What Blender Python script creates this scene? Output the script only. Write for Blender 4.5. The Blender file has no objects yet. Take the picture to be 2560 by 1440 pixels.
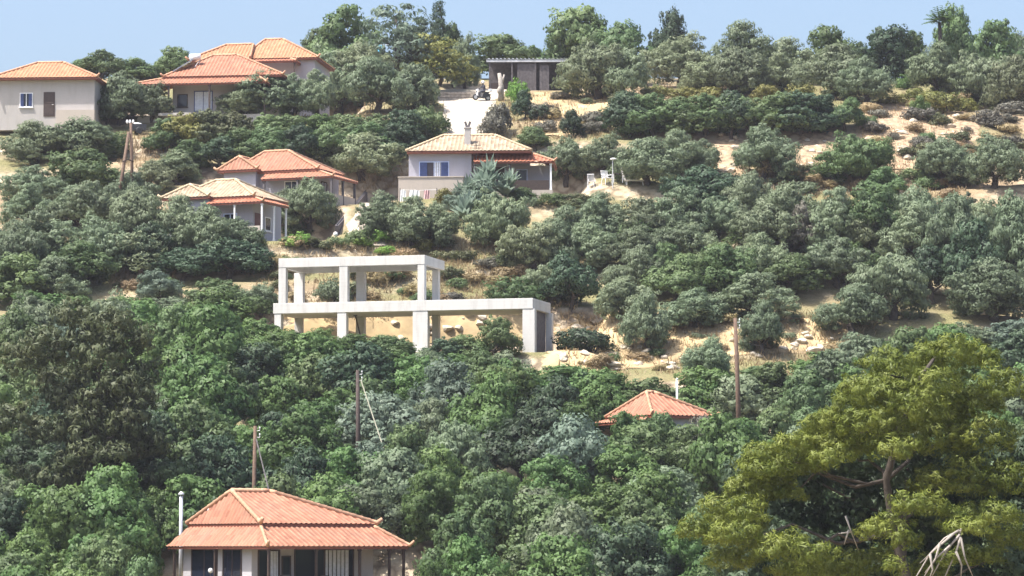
import bpy, math, random
import numpy as np
from mathutils import Vector, Matrix

S = bpy.context.scene
COL = S.collection
R = math.radians

# ------------------------------------------------------------------ camera, sky, sun, exposure
F = 8000.0                       # focal length in pixels of the 2560 px wide photograph
HOR = 1370.0                     # row of the horizon (eye level)
PITCH = math.atan((HOR - 720.0) / F)
cam_d = bpy.data.cameras.new('camera')
cam = bpy.data.objects.new('camera', cam_d)
COL.objects.link(cam)
cam_d.sensor_width = 36.0
cam_d.lens = F / 2560.0 * 36.0
cam_d.clip_start = 1.0
cam_d.clip_end = 9000.0
cam.location = (0, 0, 0)
cam.rotation_euler = (math.pi / 2 + PITCH, 0, 0)
S.camera = cam

SUN = Vector((-0.46, -0.22, 1.0)).normalized()     # towards the sun
world = bpy.data.worlds.new('World')
S.world = world
world.use_nodes = True
wn = world.node_tree
bg = wn.nodes['Background']
sky = wn.nodes.new('ShaderNodeTexSky')
sky.sky_type = 'NISHITA'
sky.sun_disc = False
sky.sun_elevation = math.asin(SUN.z)
sky.sun_rotation = math.atan2(SUN.x, SUN.y)
sky.air_density = 1.0
sky.dust_density = 5.2
sky.ozone_density = 3.6
wn.links.new(sky.outputs['Color'], bg.inputs['Color'])
bg.inputs['Strength'].default_value = 0.15
sun_d = bpy.data.lights.new('sun', 'SUN')
sun_d.energy = 4.5
sun_d.angle = R(0.5)
sun_d.color = (1.0, 0.95, 0.87)
sun = bpy.data.objects.new('sun', sun_d)
COL.objects.link(sun)
sun.rotation_euler = SUN.to_track_quat('Z', 'Y').to_euler()
sun.location = (0, 100, 120)
S.view_settings.view_transform = 'Standard'
S.view_settings.look = 'None'
S.view_settings.gamma = 1.0
S.view_settings.use_curve_mapping = False
S.view_settings.exposure = 1.0
try:
    S.cycles.max_bounces = 5
    S.cycles.diffuse_bounces = 3
    S.cycles.transmission_bounces = 3
    S.cycles.glossy_bounces = 2
    S.cycles.use_denoising = True
except Exception:
    pass

# ------------------------------------------------------------------ pixel helpers
CP, SP = math.cos(PITCH), math.sin(PITCH)

def ray(px, py):
    x = (px - 1280.0) / F
    y = (720.0 - py) / F
    return Vector((x, CP - y * SP, SP + y * CP))

def at(px, py, Y):
    d = ray(px, py)
    return d * (Y / d.y)

def zrow(py, Y):
    return at(1280, py, Y).z

def ppm(Y):
    return F / Y

# ------------------------------------------------------------------ terrain
KY = [-4000, -300, 0, 40, 90, 130, 150, 160, 174, 187, 204, 220, 229, 243, 250, 262, 272, 295, 305, 318, 345, 420, 600, 2000, 6000]
KZ = [-30, -6, -2.2, -6.5, -11, -9.5, -5.2, zrow(1490, 160), zrow(1312, 174), zrow(1150, 187), zrow(882, 204), zrow(700, 220),
      zrow(603, 229), zrow(502, 243), zrow(440, 250), zrow(335, 262), zrow(290, 272), zrow(236, 295), zrow(216, 305), zrow(196, 318),
      47.0, 40, 10, -40, -60]
PADS = []          # (x, y, half width, half depth, z, blend)

def vnoise(x, y, s):
    """smooth value noise, vectorised"""
    xi = np.floor(x); yi = np.floor(y)
    fx = x - xi; fy = y - yi
    fx = fx * fx * (3 - 2 * fx); fy = fy * fy * (3 - 2 * fy)
    def h(a, b):
        n = np.sin(a * 127.1 + b * 311.7 + s * 74.7) * 43758.5453
        return n - np.floor(n)
    return (h(xi, yi) * (1 - fx) + h(xi + 1, yi) * fx) * (1 - fy) + (h(xi, yi + 1) * (1 - fx) + h(xi + 1, yi + 1) * fx) * fy

def terrain(X, Y):
    X = np.asarray(X, float); Y = np.asarray(Y, float)
    warp = (vnoise(X / 14, Y / 30, 1) - .5) * 5.0
    hill = np.clip((Y - 150) / 20, 0, 1) * np.clip((312 - Y) / 12, 0, 1) * np.exp(-np.clip(np.abs(X) - 60, 0, None) / 40)
    z = np.interp(Y + warp * hill * .5, KY, KZ)
    ph = z / 3.1 + (vnoise(X / 22, Y / 22, 2) - .5) * 1.2
    z = z - hill * np.sin(2 * np.pi * ph) * .36
    z = z + hill * ((vnoise(X / 3.2, Y / 3.2, 3) - .5) * .45 + (vnoise(X / 1.1, Y / 1.1, 4) - .5) * .16)
    for (cx, cy, hx, hy, pz, bl) in PADS:
        d = np.maximum(np.maximum(np.abs(X - cx) - hx, np.abs(Y - cy) - hy), 0) / bl
        w = 1 - np.clip(d, 0, 1); w = w * w * (3 - 2 * w)
        z = z * (1 - w) + pz * w
    return z

def tz(x, y):
    return float(terrain(np.array([x]), np.array([y]))[0])

def hit(px, py, y0=118.0, y1=325.0):
    d = ray(px, py)
    Ys = np.arange(y0, y1, .2)
    X = d.x / d.y * Ys; Z = d.z / d.y * Ys
    T = terrain(X, Ys)
    idx = np.nonzero(Z < T)[0]
    i = idx[0] if len(idx) else len(Ys) - 1
    return Vector((float(X[i]), float(Ys[i]), float(T[i])))

def pad(px, Y, wpx, depth, py, bl=3.0, back=0.0):
    p = at(px, py, Y)
    PADS.append((p.x, Y + depth / 2 + back, wpx / ppm(Y) / 2, depth / 2, p.z, bl))

# level ground the houses stand on
pad(705, 154, 620, 13, 1500, 4)
pad(1660, 186, 330, 8, 1150, 4)
pad(1040, 203.4, 800, 7.5, 880, 3)
pad(560, 226, 420, 9, 603, 2.5)
pad(720, 240, 360, 8, 520, 3)
pad(1200, 242, 420, 8, 503, 3)
pad(560, 268, 520, 19, 291, 3)
pad(100, 268, 330, 9, 300, 3)
pad(1300, 298, 260, 8, 228, 3)

# ------------------------------------------------------------------ objects, names, labels
def link(o):
    COL.objects.link(o); return o

def tag(o, label=None, cat=None, group=None, kind=None):
    if label: o['label'] = label
    if cat: o['category'] = cat
    if group: o['group'] = group
    if kind: o['kind'] = kind
    return o

def root(name, label, cat, loc, rz=0.0, group=None):
    o = bpy.data.objects.new(name, None)
    o.empty_display_size = .3
    o.location = loc
    o.rotation_euler = (0, 0, rz)
    link(o)
    return tag(o, label, cat, group)

class MB:
    """collects shapes of one part"""
    def __init__(self):
        self.v = []; self.f = []; self.uv = []
    def quad(self, a, b, c, d, uv=None):
        n = len(self.v); self.v += [tuple(a), tuple(b), tuple(c), tuple(d)]
        self.f.append((n, n + 1, n + 2, n + 3)); self.uv.append(uv)
    def poly(self, pts):
        n = len(self.v); self.v += [tuple(p) for p in pts]
        self.f.append(tuple(range(n, n + len(pts)))); self.uv.append(None)
    def box(self, x0, x1, y0, y1, z0, z1):
        n = len(self.v)
        self.v += [(x, y, z) for z in (z0, z1) for y in (y0, y1) for x in (x0, x1)]
        for q in ((0, 2, 3, 1), (4, 5, 7, 6), (0, 1, 5, 4), (2, 6, 7, 3), (0, 4, 6, 2), (1, 3, 7, 5)):
            self.f.append(tuple(n + i for i in q)); self.uv.append(None)
    def obox(self, p, q, w, h, up=Vector((0, 0, 1))):
        """bar from p to q with width w and height h"""
        p = Vector(p); q = Vector(q); d = (q - p).normalized()
        s = d.cross(up)
        if s.length < 1e-4: s = d.cross(Vector((1, 0, 0)))
        s.normalize(); t = s.cross(d).normalized()
        n = len(self.v)
        for e in (p, q):
            for a, b in ((-1, -1), (1, -1), (1, 1), (-1, 1)):
                self.v.append(tuple(e + s * (a * w / 2) + t * (b * h / 2)))
        for k in ((0, 1, 2, 3), (7, 6, 5, 4), (0, 4, 5, 1), (1, 5, 6, 2), (2, 6, 7, 3), (3, 7, 4, 0)):
            self.f.append(tuple(n + i for i in k)); self.uv.append(None)
    def tube(self, pts, rad, n=8, cap=True):
        pts = [Vector(p) for p in pts]
        if not isinstance(rad, (list, tuple)): rad = [rad] * len(pts)
        base = len(self.v); prev = None
        for i, p in enumerate(pts):
            d = (pts[min(i + 1, len(pts) - 1)] - pts[max(i - 1, 0)]).normalized()
            if prev is None:
                s = d.cross(Vector((0, 0, 1)))
                if s.length < 1e-3: s = Vector((1, 0, 0))
            else:
                s = prev - d * prev.dot(d)
            s.normalize(); prev = s; t = d.cross(s)
            for k in range(n):
                a = 2 * math.pi * k / n
                self.v.append(tuple(p + (s * math.cos(a) + t * math.sin(a)) * rad[i]))
        for i in range(len(pts) - 1):
            for k in range(n):
                a = base + i * n + k; b = base + i * n + (k + 1) % n
                self.f.append((a, b, b + n, a + n)); self.uv.append(None)
        if cap:
            self.f.append(tuple(base + k for k in range(n - 1, -1, -1))); self.uv.append(None)
            e = base + (len(pts) - 1) * n
            self.f.append(tuple(e + k for k in range(n))); self.uv.append(None)
    def lathe(self, prof, c, n=16, axis='z'):
        base = len(self.v)
        for (r, h) in prof:
            for k in range(n):
                a = 2 * math.pi * k / n
                x, y = r * math.cos(a), r * math.sin(a)
                p = (x, y, h) if axis == 'z' else ((x, h, y) if axis == 'y' else (h, x, y))
                self.v.append((c[0] + p[0], c[1] + p[1], c[2] + p[2]))
        for i in range(len(prof) - 1):
            for k in range(n):
                a = base + i * n + k; b = base + i * n + (k + 1) % n
                self.f.append((a, b, b + n, a + n)); self.uv.append(None)
        self.f.append(tuple(base + k for k in range(n - 1, -1, -1))); self.uv.append(None)
        e = base + (len(prof) - 1) * n
        self.f.append(tuple(e + k for k in range(n))); self.uv.append(None)
    def build(self, name, mat, parent=None, smooth=False, bevel=0.0):
        m = bpy.data.meshes.new(name)
        m.from_pydata(self.v, [], self.f)
        if any(u is not None for u in self.uv):
            l = m.uv_layers.new(name='UVMap')
            k = 0
            for u, f in zip(self.uv, self.f):
                for j in range(len(f)):
                    l.data[k].uv = u[j] if u is not None else (0, 0)
                    k += 1
        m.materials.append(mat)
        if smooth:
            m.polygons.foreach_set('use_smooth', [True] * len(m.polygons))
        m.update()
        o = bpy.data.objects.new(name, m)
        link(o)
        if parent is not None: o.parent = parent
        if bevel > 0:
            b = o.modifiers.new('edge', 'BEVEL'); b.width = bevel; b.segments = 2; b.limit_method = 'ANGLE'
        return o

def mesh_np(name, V, Q, mat, VN=None):
    """quads from numpy arrays"""
    m = bpy.data.meshes.new(name)
    nf = len(Q)
    m.vertices.add(len(V)); m.vertices.foreach_set('co', V.astype(np.float32).ravel())
    m.loops.add(nf * 4); m.loops.foreach_set('vertex_index', Q.astype(np.int32).ravel())
    m.polygons.add(nf)
    m.polygons.foreach_set('loop_start', np.arange(0, nf * 4, 4, dtype=np.int32))
    m.polygons.foreach_set('loop_total', np.full(nf, 4, dtype=np.int32))
    m.materials.append(mat)
    m.update(calc_edges=True); m.validate()
    if VN is not None:
        m.polygons.foreach_set('use_smooth', [True] * nf)
        m.normals_split_custom_set_from_vertices(VN.astype(np.float32))
    return m

# ------------------------------------------------------------------ materials
def new_mat(name):
    m = bpy.data.materials.new(name); m.use_nodes = True
    nt = m.node_tree
    return m, nt, nt.nodes['Principled BSDF']

def N(nt, t, **kw):
    n = nt.nodes.new(t)
    for k, v in kw.items(): setattr(n, k, v)
    return n

def ramp(nt, fac, stops):
    r = N(nt, 'ShaderNodeValToRGB')
    el = r.color_ramp.elements
    while len(el) < len(stops): el.new(.5)
    for e, (p, c) in zip(el, stops):
        e.position = p; e.color = (*c, 1)
    nt.links.new(fac, r.inputs['Fac'])
    return r.outputs['Color']

def noise(nt, vec, scale, detail=4, rough=.55):
    n = N(nt, 'ShaderNodeTexNoise')
    n.inputs['Scale'].default_value = scale; n.inputs['Detail'].default_value = detail
    n.inputs['Roughness'].default_value = rough
    if vec is not None: nt.links.new(vec, n.inputs['Vector'])
    return n.outputs['Fac']

def mixc(nt, fac, a, b, mode='MIX'):
    m = N(nt, 'ShaderNodeMix', data_type='RGBA', blend_type=mode)
    for s, v in ((m.inputs[0], fac), (m.inputs[6], a), (m.inputs[7], b)):
        if isinstance(v, (int, float)): s.default_value = v
        elif isinstance(v, tuple): s.default_value = (*v, 1)
        else: nt.links.new(v, s)
    return m.outputs[2]

def bump(nt, bs, h, dist=.02, strength=.6):
    b = N(nt, 'ShaderNodeBump'); b.inputs['Distance'].default_value = dist; b.inputs['Strength'].default_value = strength
    nt.links.new(h, b.inputs['Height']); nt.links.new(b.outputs['Normal'], bs.inputs['Normal'])

def plain(name, col, rough=.7, var=.15, scale=3.0, metal=0.0, bmp=0.0):
    """painted or natural surface with a little uneven wear"""
    m, nt, bs = new_mat(name)
    tc = N(nt, 'ShaderNodeTexCoord')
    f = noise(nt, tc.outputs['Object'], scale, 5)
    a = tuple(c * (1 - var) for c in col); b = tuple(min(c * (1 + var), .9) for c in col)
    nt.links.new(ramp(nt, f, [(.3, a), (.7, b)]), bs.inputs['Base Color'])
    bs.inputs['Roughness'].default_value = rough; bs.inputs['Metallic'].default_value = metal
    if bmp: bump(nt, bs, f, bmp)
    return m

def plaster(name, col, stain=(.30, .27, .23), amt=.4, boards=False):
    m, nt, bs = new_mat(name)
    tc = N(nt, 'ShaderNodeTexCoord')
    mp = N(nt, 'ShaderNodeMapping'); mp.inputs['Scale'].default_value = (1.2, 1.2, .25)
    nt.links.new(tc.outputs['Object'], mp.inputs['Vector'])
    f = noise(nt, mp.outputs['Vector'], 1.6, 6, .65)
    f2 = noise(nt, tc.outputs['Object'], 9, 4)
    st = ramp(nt, f, [(.48, (0, 0, 0)), (.78, (amt, amt, amt))])
    c = mixc(nt, st, col, stain)
    c = mixc(nt, .12, c, ramp(nt, f2, [(.3, (.55, .55, .55)), (.7, (1, 1, 1))]), 'MULTIPLY')
    nt.links.new(c, bs.inputs['Base Color']); bs.inputs['Roughness'].default_value = .85
    if boards:                       # print of the shuttering boards
        sx = N(nt, 'ShaderNodeSeparateXYZ'); nt.links.new(tc.outputs['Object'], sx.inputs[0])
        for k, (ax, fq, sh) in enumerate((('Z', 4.2, .80), ('X', .42, .86))):
            mu = N(nt, 'ShaderNodeMath', operation='MULTIPLY'); mu.inputs[1].default_value = fq; nt.links.new(sx.outputs[ax], mu.inputs[0])
            fr = N(nt, 'ShaderNodeMath', operation='FRACT'); nt.links.new(mu.outputs[0], fr.inputs[0])
            c = mixc(nt, 1.0, c, ramp(nt, fr.outputs[0], [(0, (sh, sh, sh)), (.05 if k == 0 else .012, (1, 1, 1))]), 'MULTIPLY')
        nt.links.new(c, bs.inputs['Base Color'])
    bump(nt, bs, f2, .01, .4)
    return m

def tiles(name, cols, lichen=(.55, .46, .33), amt=.3, rib_shade=.55):
    """clay tiles: every tile its own shade (uv in metres along and up the slope)"""
    cols = [(q[0] * .68, q[1] * .70, q[2] * .66) for q in cols]; lichen = tuple(v * .62 for v in lichen)
    m, nt, bs = new_mat(name)
    uv = N(nt, 'ShaderNodeUVMap')
    mp = N(nt, 'ShaderNodeVectorMath', operation='DIVIDE'); mp.inputs[1].default_value = (.30, .38, 1)
    nt.links.new(uv.outputs['UV'], mp.inputs[0])
    fl = N(nt, 'ShaderNodeVectorMath', operation='FLOOR'); nt.links.new(mp.outputs[0], fl.inputs[0])
    wn_ = N(nt, 'ShaderNodeTexWhiteNoise', noise_dimensions='3D'); nt.links.new(fl.outputs[0], wn_.inputs['Vector'])
    c = ramp(nt, wn_.outputs['Value'], [(0, cols[0]), (.5, cols[1]), (1, cols[2])])
    tc = N(nt, 'ShaderNodeTexCoord')
    f = noise(nt, tc.outputs['Object'], .7, 6, .65)
    c = mixc(nt, ramp(nt, f, [(.45, (0, 0, 0)), (.8, (amt, amt, amt))]), c, lichen)
    f2 = noise(nt, tc.outputs['Object'], 14, 3)
    c = mixc(nt, .35, c, ramp(nt, f2, [(.3, (.6, .55, .5)), (.65, (1, 1, 1))]), 'MULTIPLY')
    nt.links.new(c, bs.inputs['Base Color']); bs.inputs['Roughness'].default_value = .75
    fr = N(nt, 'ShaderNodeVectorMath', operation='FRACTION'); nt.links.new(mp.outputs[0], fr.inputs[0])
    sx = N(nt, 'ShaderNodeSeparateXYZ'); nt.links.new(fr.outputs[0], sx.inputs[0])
    g = ramp(nt, sx.outputs['X'], [(.18, (1, 1, 1)), (.40, (.58, .52, .48)), (.60, (.58, .52, .48)), (.82, (1, 1, 1))])      # rib shadow painted into the channels between tiles
    c = mixc(nt, rib_shade, c, g, 'MULTIPLY')
    nt.links.new(c, bs.inputs['Base Color'])
    bump(nt, bs, sx.outputs['Y'], .03, .7)
    return m

def foliage(name, a, b, c, trans=.28, rough=.55, patch=.82, vary=1.0):
    """leaves: shade of every leaf, of every spray and of every plant"""
    a, b, c = [tuple(v * .82 for v in q) for q in (a, b, c)]; trans *= 1.1
    m, nt, bs = new_mat(name)
    tc = N(nt, 'ShaderNodeTexCoord'); oi = N(nt, 'ShaderNodeObjectInfo'); ge = N(nt, 'ShaderNodeNewGeometry')
    ad = N(nt, 'ShaderNodeVectorMath', operation='ADD')
    sc = N(nt, 'ShaderNodeVectorMath', operation='SCALE'); sc.inputs['Scale'].default_value = 37.0
    cb = N(nt, 'ShaderNodeCombineXYZ')
    for k in range(3): nt.links.new(oi.outputs['Random'], cb.inputs[k])
    nt.links.new(cb.outputs[0], sc.inputs[0]); nt.links.new(sc.outputs[0], ad.inputs[0]); nt.links.new(tc.outputs['Object'], ad.inputs[1])
    f = noise(nt, ad.outputs[0], .75, 3)
    mm = N(nt, 'ShaderNodeMath', operation='MULTIPLY_ADD'); mm.inputs[1].default_value = .15
    nt.links.new(ge.outputs['Random Per Island'], mm.inputs[0])
    m2 = N(nt, 'ShaderNodeMath', operation='MULTIPLY'); m2.inputs[1].default_value = patch
    nt.links.new(f, m2.inputs[0]); nt.links.new(m2.outputs[0], mm.inputs[2])
    col = ramp(nt, mm.outputs[0], [(.22, a), (.48, b), (.8, c)])
    hv = N(nt, 'ShaderNodeHueSaturation')
    mr = N(nt, 'ShaderNodeMapRange'); mr.inputs['To Min'].default_value = 1 - .22 * vary; mr.inputs['To Max'].default_value = 1 + .22 * vary
    nt.links.new(oi.outputs['Random'], mr.inputs['Value']); nt.links.new(mr.outputs[0], hv.inputs['Value'])
    mr2 = N(nt, 'ShaderNodeMapRange'); mr2.inputs['To Min'].default_value = .5 - .018 * vary; mr2.inputs['To Max'].default_value = .5 + .015 * vary
    m3 = N(nt, 'ShaderNodeMath', operation='FRACT'); m4 = N(nt, 'ShaderNodeMath', operation='MULTIPLY'); m4.inputs[1].default_value = 7.31
    nt.links.new(oi.outputs['Random'], m4.inputs[0]); nt.links.new(m4.outputs[0], m3.inputs[0])
    nt.links.new(m3.outputs[0], mr2.inputs['Value']); nt.links.new(mr2.outputs[0], hv.inputs['Hue'])
    nt.links.new(col, hv.inputs['Color'])
    nt.links.new(hv.outputs[0], bs.inputs['Base Color']); bs.inputs['Roughness'].default_value = rough
    bs.inputs['Specular IOR Level'].default_value = .3
    tr = N(nt, 'ShaderNodeBsdfTranslucent'); nt.links.new(hv.outputs[0], tr.inputs['Color'])
    mx = N(nt, 'ShaderNodeMixShader'); mx.inputs[0].default_value = trans
    nt.links.new(bs.outputs[0], mx.inputs[1]); nt.links.new(tr.outputs[0], mx.inputs[2])
    nt.links.new(mx.outputs[0], nt.nodes['Material Output'].inputs['Surface'])
    return m

def glass_dark(name, col):
    m, nt, bs = new_mat(name)
    bs.inputs['Base Color'].default_value = (*col, 1); bs.inputs['Roughness'].default_value = .12
    return m

M = {}
M['olive'] = foliage('olive_leaves', (.145, .195, .108), (.215, .275, .165), (.315, .375, .250), trans=.38)
M['olive_pale'] = foliage('pale_olive_leaves', (.165, .208, .112), (.240, .290, .170), (.350, .395, .245), trans=.38)
M['green'] = foliage('green_leaves', (.070, .135, .048), (.130, .215, .072), (.215, .325, .115), trans=.38)
M['mid'] = foliage('mid_green_leaves', (.082, .140, .060), (.142, .212, .090), (.220, .300, .132), trans=.36)
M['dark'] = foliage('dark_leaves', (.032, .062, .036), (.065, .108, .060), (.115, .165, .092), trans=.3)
M['pine'] = foliage('pine_needles', (.088, .130, .022), (.172, .212, .034), (.320, .350, .076), trans=.22, vary=0.0)
M['brown'] = foliage('dry_needles', (.068, .094, .045), (.115, .136, .062), (.180, .184, .092), trans=.24)
M['yellow'] = foliage('yellow_green_leaves', (.135, .155, .040), (.215, .220, .066), (.310, .295, .105))
M['lime'] = foliage('bright_green_leaves', (.130, .250, .045), (.210, .360, .070), (.300, .460, .110))
M['teal'] = foliage('blue_green_leaves', (.110, .165, .115), (.175, .240, .175), (.260, .330, .245), trans=.35)
M['strap'] = foliage('strap_leaves', (.190, .260, .195), (.290, .380, .300), (.400, .490, .400), trans=.4)
M['dry'] = foliage('dry_scrub', (.260, .205, .105), (.380, .300, .160), (.500, .400, .225))
M['grey'] = foliage('grey_twigs', (.125, .122, .095), (.175, .170, .135), (.225, .215, .170))
M['bark'] = plain('bark', (.062, .050, .042), .9, .35, 6, bmp=.03)
M['bark_pale'] = plain('bleached_wood', (.30, .27, .24), .85, .25, 8, bmp=.02)
M['pole'] = plain('pole_timber', (.120, .076, .052), .85, .3, 5, bmp=.01)
M['pole_dark'] = plain('tarred_timber', (.060, .042, .036), .85, .3, 5)
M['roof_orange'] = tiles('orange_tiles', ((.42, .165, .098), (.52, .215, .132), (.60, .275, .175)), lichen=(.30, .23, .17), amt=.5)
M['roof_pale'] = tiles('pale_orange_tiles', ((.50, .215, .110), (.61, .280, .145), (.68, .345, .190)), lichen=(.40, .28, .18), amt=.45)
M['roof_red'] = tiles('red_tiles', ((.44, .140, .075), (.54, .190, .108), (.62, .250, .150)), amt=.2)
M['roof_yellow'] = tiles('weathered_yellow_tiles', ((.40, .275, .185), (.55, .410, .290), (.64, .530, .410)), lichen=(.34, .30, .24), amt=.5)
M['ridge'] = plain('mortared_ridge_tiles', (.46, .26, .16), .8, .25, 5)
M['ridge_pale'] = plain('pale_ridge_tiles', (.48, .37, .24), .8, .2, 5)
M['fascia'] = plain('red_brown_boards', (.22, .070, .040), .6, .25, 4)
M['wall'] = plaster('cream_plaster', (.43, .405, .39))
M['wall_white'] = plaster('white_plaster', (.43, .42, .445), amt=.3)
M['wall_lilac'] = plaster('pale_grey_plaster', (.37, .365, .415), amt=.25)
M['plinth'] = plaster('sandy_plaster', (.47, .41, .355), amt=.3)
M['concrete'] = plaster('raw_concrete', (.60, .585, .56), stain=(.34, .32, .29), amt=.55, boards=True)
M['concrete_grey'] = plaster('grey_concrete', (.46, .44, .42), amt=.5)
M['stone'] = plain('field_stone', (.30, .26, .215), .9, .4, 4, bmp=.06)
M['rock'] = plain('limestone', (.46, .40, .31), .9, .3, 2.5, bmp=.08)
M['dark_wood'] = plain('dark_stained_wood', (.050, .032, .026), .6, .3, 6)
M['glass'] = glass_dark('window_glass', (.012, .016, .030))
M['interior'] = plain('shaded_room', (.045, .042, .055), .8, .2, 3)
M['curtain'] = plain('white_curtain', (.62, .66, .74), .9, .15, 7)
M['blue'] = plain('blue_paint', (.042, .068, .190), .45, .2, 5)
M['blue_pale'] = plain('pale_blue_paint', (.50, .58, .80), .5, .12, 5)
M['metal'] = plain('corrugated_sheet', (.52, .53, .55), .45, .25, 2, metal=.2)
M['metal_dark'] = plain('dark_metal', (.040, .040, .045), .5, .3, 5)
M['panel'] = glass_dark('collector_glass', (.30, .33, .38))
M['white'] = plain('white_plastic', (.82, .82, .83), .45, .06, 5)
M['pipe'] = plain('pale_pipe', (.55, .62, .58), .5, .15, 6)
M['wire'] = plain('pale_timber_stay', (.30, .29, .22), .8, .2, 6)
M['pink'] = plain('pinkish_towel', (.52, .33, .34), .9, .2, 6)
M['boards'] = plain('grey_weathered_boards', (.105, .095, .10), .85, .35, 4)
M['red_door'] = plain('dark_red_door', (.095, .022, .030), .5, .2, 4)
M['cloth_blue'] = plain('light_blue_cloth', (.16, .52, .74), .8, .15, 6)
M['skin'] = plain('skin', (.48, .29, .21), .6, .08, 6)
M['jacket'] = plain('dark_jacket', (.035, .036, .055), .8, .3, 9)
M['black'] = plain('black_rubber', (.018, .018, .020), .6, .2, 8)
M['scooter'] = plain('dark_scooter_paint', (.030, .032, .040), .3, .15, 6)

def ground_mat():
    m, nt, bs = new_mat('dry_hillside')
    ge = N(nt, 'ShaderNodeNewGeometry'); P = ge.outputs['Position']
    big = noise(nt, P, .055, 5, .6); mid = noise(nt, P, .42, 6, .65); fine = noise(nt, P, 3.2, 5, .7)
    st = N(nt, 'ShaderNodeMapping'); st.inputs['Scale'].default_value = (5, 5, .9)
    nt.links.new(P, st.inputs['Vector'])
    blades = noise(nt, st.outputs['Vector'], 2.2, 4, .7)
    earth = ramp(nt, mid, [(.28, (.18, .125, .072)), (.5, (.30, .220, .130)), (.72, (.42, .340, .225))])
    grass = ramp(nt, blades, [(.3, (.080, .088, .032)), (.5, (.175, .165, .068)), (.72, (.330, .280, .140))])
    c = mixc(nt, ramp(nt, big, [(.38, (0, 0, 0)), (.54, (1, 1, 1))]), earth, grass)
    sx = N(nt, 'ShaderNodeSeparateXYZ'); nt.links.new(ge.outputs['Normal'], sx.inputs[0])
    vo = N(nt, 'ShaderNodeTexVoronoi'); vo.inputs['Scale'].default_value = 1.3; nt.links.new(P, vo.inputs['Vector'])
    rocky = ramp(nt, vo.outputs['Distance'], [(.05, (.52, .45, .34)), (.5, (.43, .35, .25)), (.75, (.20, .15, .10))])
    c = mixc(nt, ramp(nt, sx.outputs['Z'], [(.78, (1, 1, 1)), (.90, (0, 0, 0))]), c, rocky)
    c = mixc(nt, .45, c, ramp(nt, fine, [(.3, (.45, .42, .38)), (.62, (1, 1, 1))]), 'MULTIPLY')
    nt.links.new(c, bs.inputs['Base Color']); bs.inputs['Roughness'].default_value = .95
    bump(nt, bs, fine, .15, .8)
    return m
M['ground'] = ground_mat()
M['drive'] = plain('poured_ramp', (.36, .31, .25), .95, .2, 1.5, bmp=.03)
M['sand'] = plain('sandy_earth', (.385, .288, .158), .95, .38, .55, bmp=.12)
M['scree'] = plain('rocky_earth', (.31, .222, .138), .95, .6, 2.6, bmp=.25)
M['track'] = plain('pale_dirt_track', (.42, .37, .30), .95, .12, 1.2, bmp=.03)

# ------------------------------------------------------------------ ground, track, driveway
def ground():
    xs = np.concatenate([np.array([-900, -600, -400, -220, -130, -90]), np.arange(-70, 70.01, .55), np.array([90, 130, 220, 400, 600, 900])])
    ys = np.concatenate([np.array([-300, -150, -40]), np.arange(-10, 118, 4.0), np.arange(118, 330, .5), np.arange(330, 420, 5.0), np.array([500, 700, 900])])
    X, Y = np.meshgrid(xs, ys)
    Z = terrain(X, Y)
    V = np.stack([X.ravel(), Y.ravel(), Z.ravel()], 1)
    nx, ny = len(xs), len(ys)
    i, j = np.meshgrid(np.arange(nx - 1), np.arange(ny - 1))
    a = (j * nx + i).ravel()
    Q = np.stack([a, a + 1, a + nx + 1, a + nx], 1)
    m = mesh_np('hillside', V, Q, M['ground'])
    m.polygons.foreach_set('use_smooth', [True] * len(m.polygons))
    tag(link(bpy.data.objects.new('hillside', m)), kind='structure')
ground()

def strip(name, rows, mat, lift=.05, nx=10, ny=60, rag=.15):
    """a worn track draped on the ground; rows = (py, left px, right px)"""
    L = [hit(a, py) for py, a, b in rows]; Rr = [hit(b, py) for py, a, b in rows]
    t = np.linspace(0, len(rows) - 1, ny); k = np.arange(len(rows))
    def ip(P, c): return np.interp(t, k, [p[c] for p in P])
    V = []
    rnd = np.random.default_rng(len(name) + ny)
    w1 = w2 = 0.0
    for i in range(ny):
        w1 = .75 * w1 + rnd.uniform(-rag, rag); w2 = .75 * w2 + rnd.uniform(-rag, rag)
        lx, ly, rx, ry = ip(L, 0)[i], ip(L, 1)[i], ip(Rr, 0)[i], ip(Rr, 1)[i]
        lx += w1; rx += w2
        for q in range(nx + 1):
            x = lx + (rx - lx) * q / nx; y = ly + (ry - ly) * q / nx
            V.append((x, y, tz(x, y) + lift * (1.0 if 0 < q < nx else .2)))
    V = np.array(V); Q = []
    for i in range(ny - 1):
        for q in range(nx):
            a = i * (nx + 1) + q
            Q.append((a, a + 1, a + nx + 2, a + nx + 1))
    m = mesh_np(name, V, np.array(Q), mat)
    m.polygons.foreach_set('use_smooth', [True] * len(m.polygons))
    return tag(link(bpy.data.objects.new(name, m)), kind='structure')
strip('dirt_track', [(362, 1108, 1216), (335, 1108, 1218), (300, 1112, 1222), (270, 1110, 1226), (250, 1092, 1240), (236, 1085, 1250), (226, 1100, 1400)], M['track'], .10)
strip('driveway', [(618, 925, 962), (585, 870, 965), (560, 868, 960), (530, 895, 935), (505, 905, 925)], M['drive'], .12)

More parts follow.
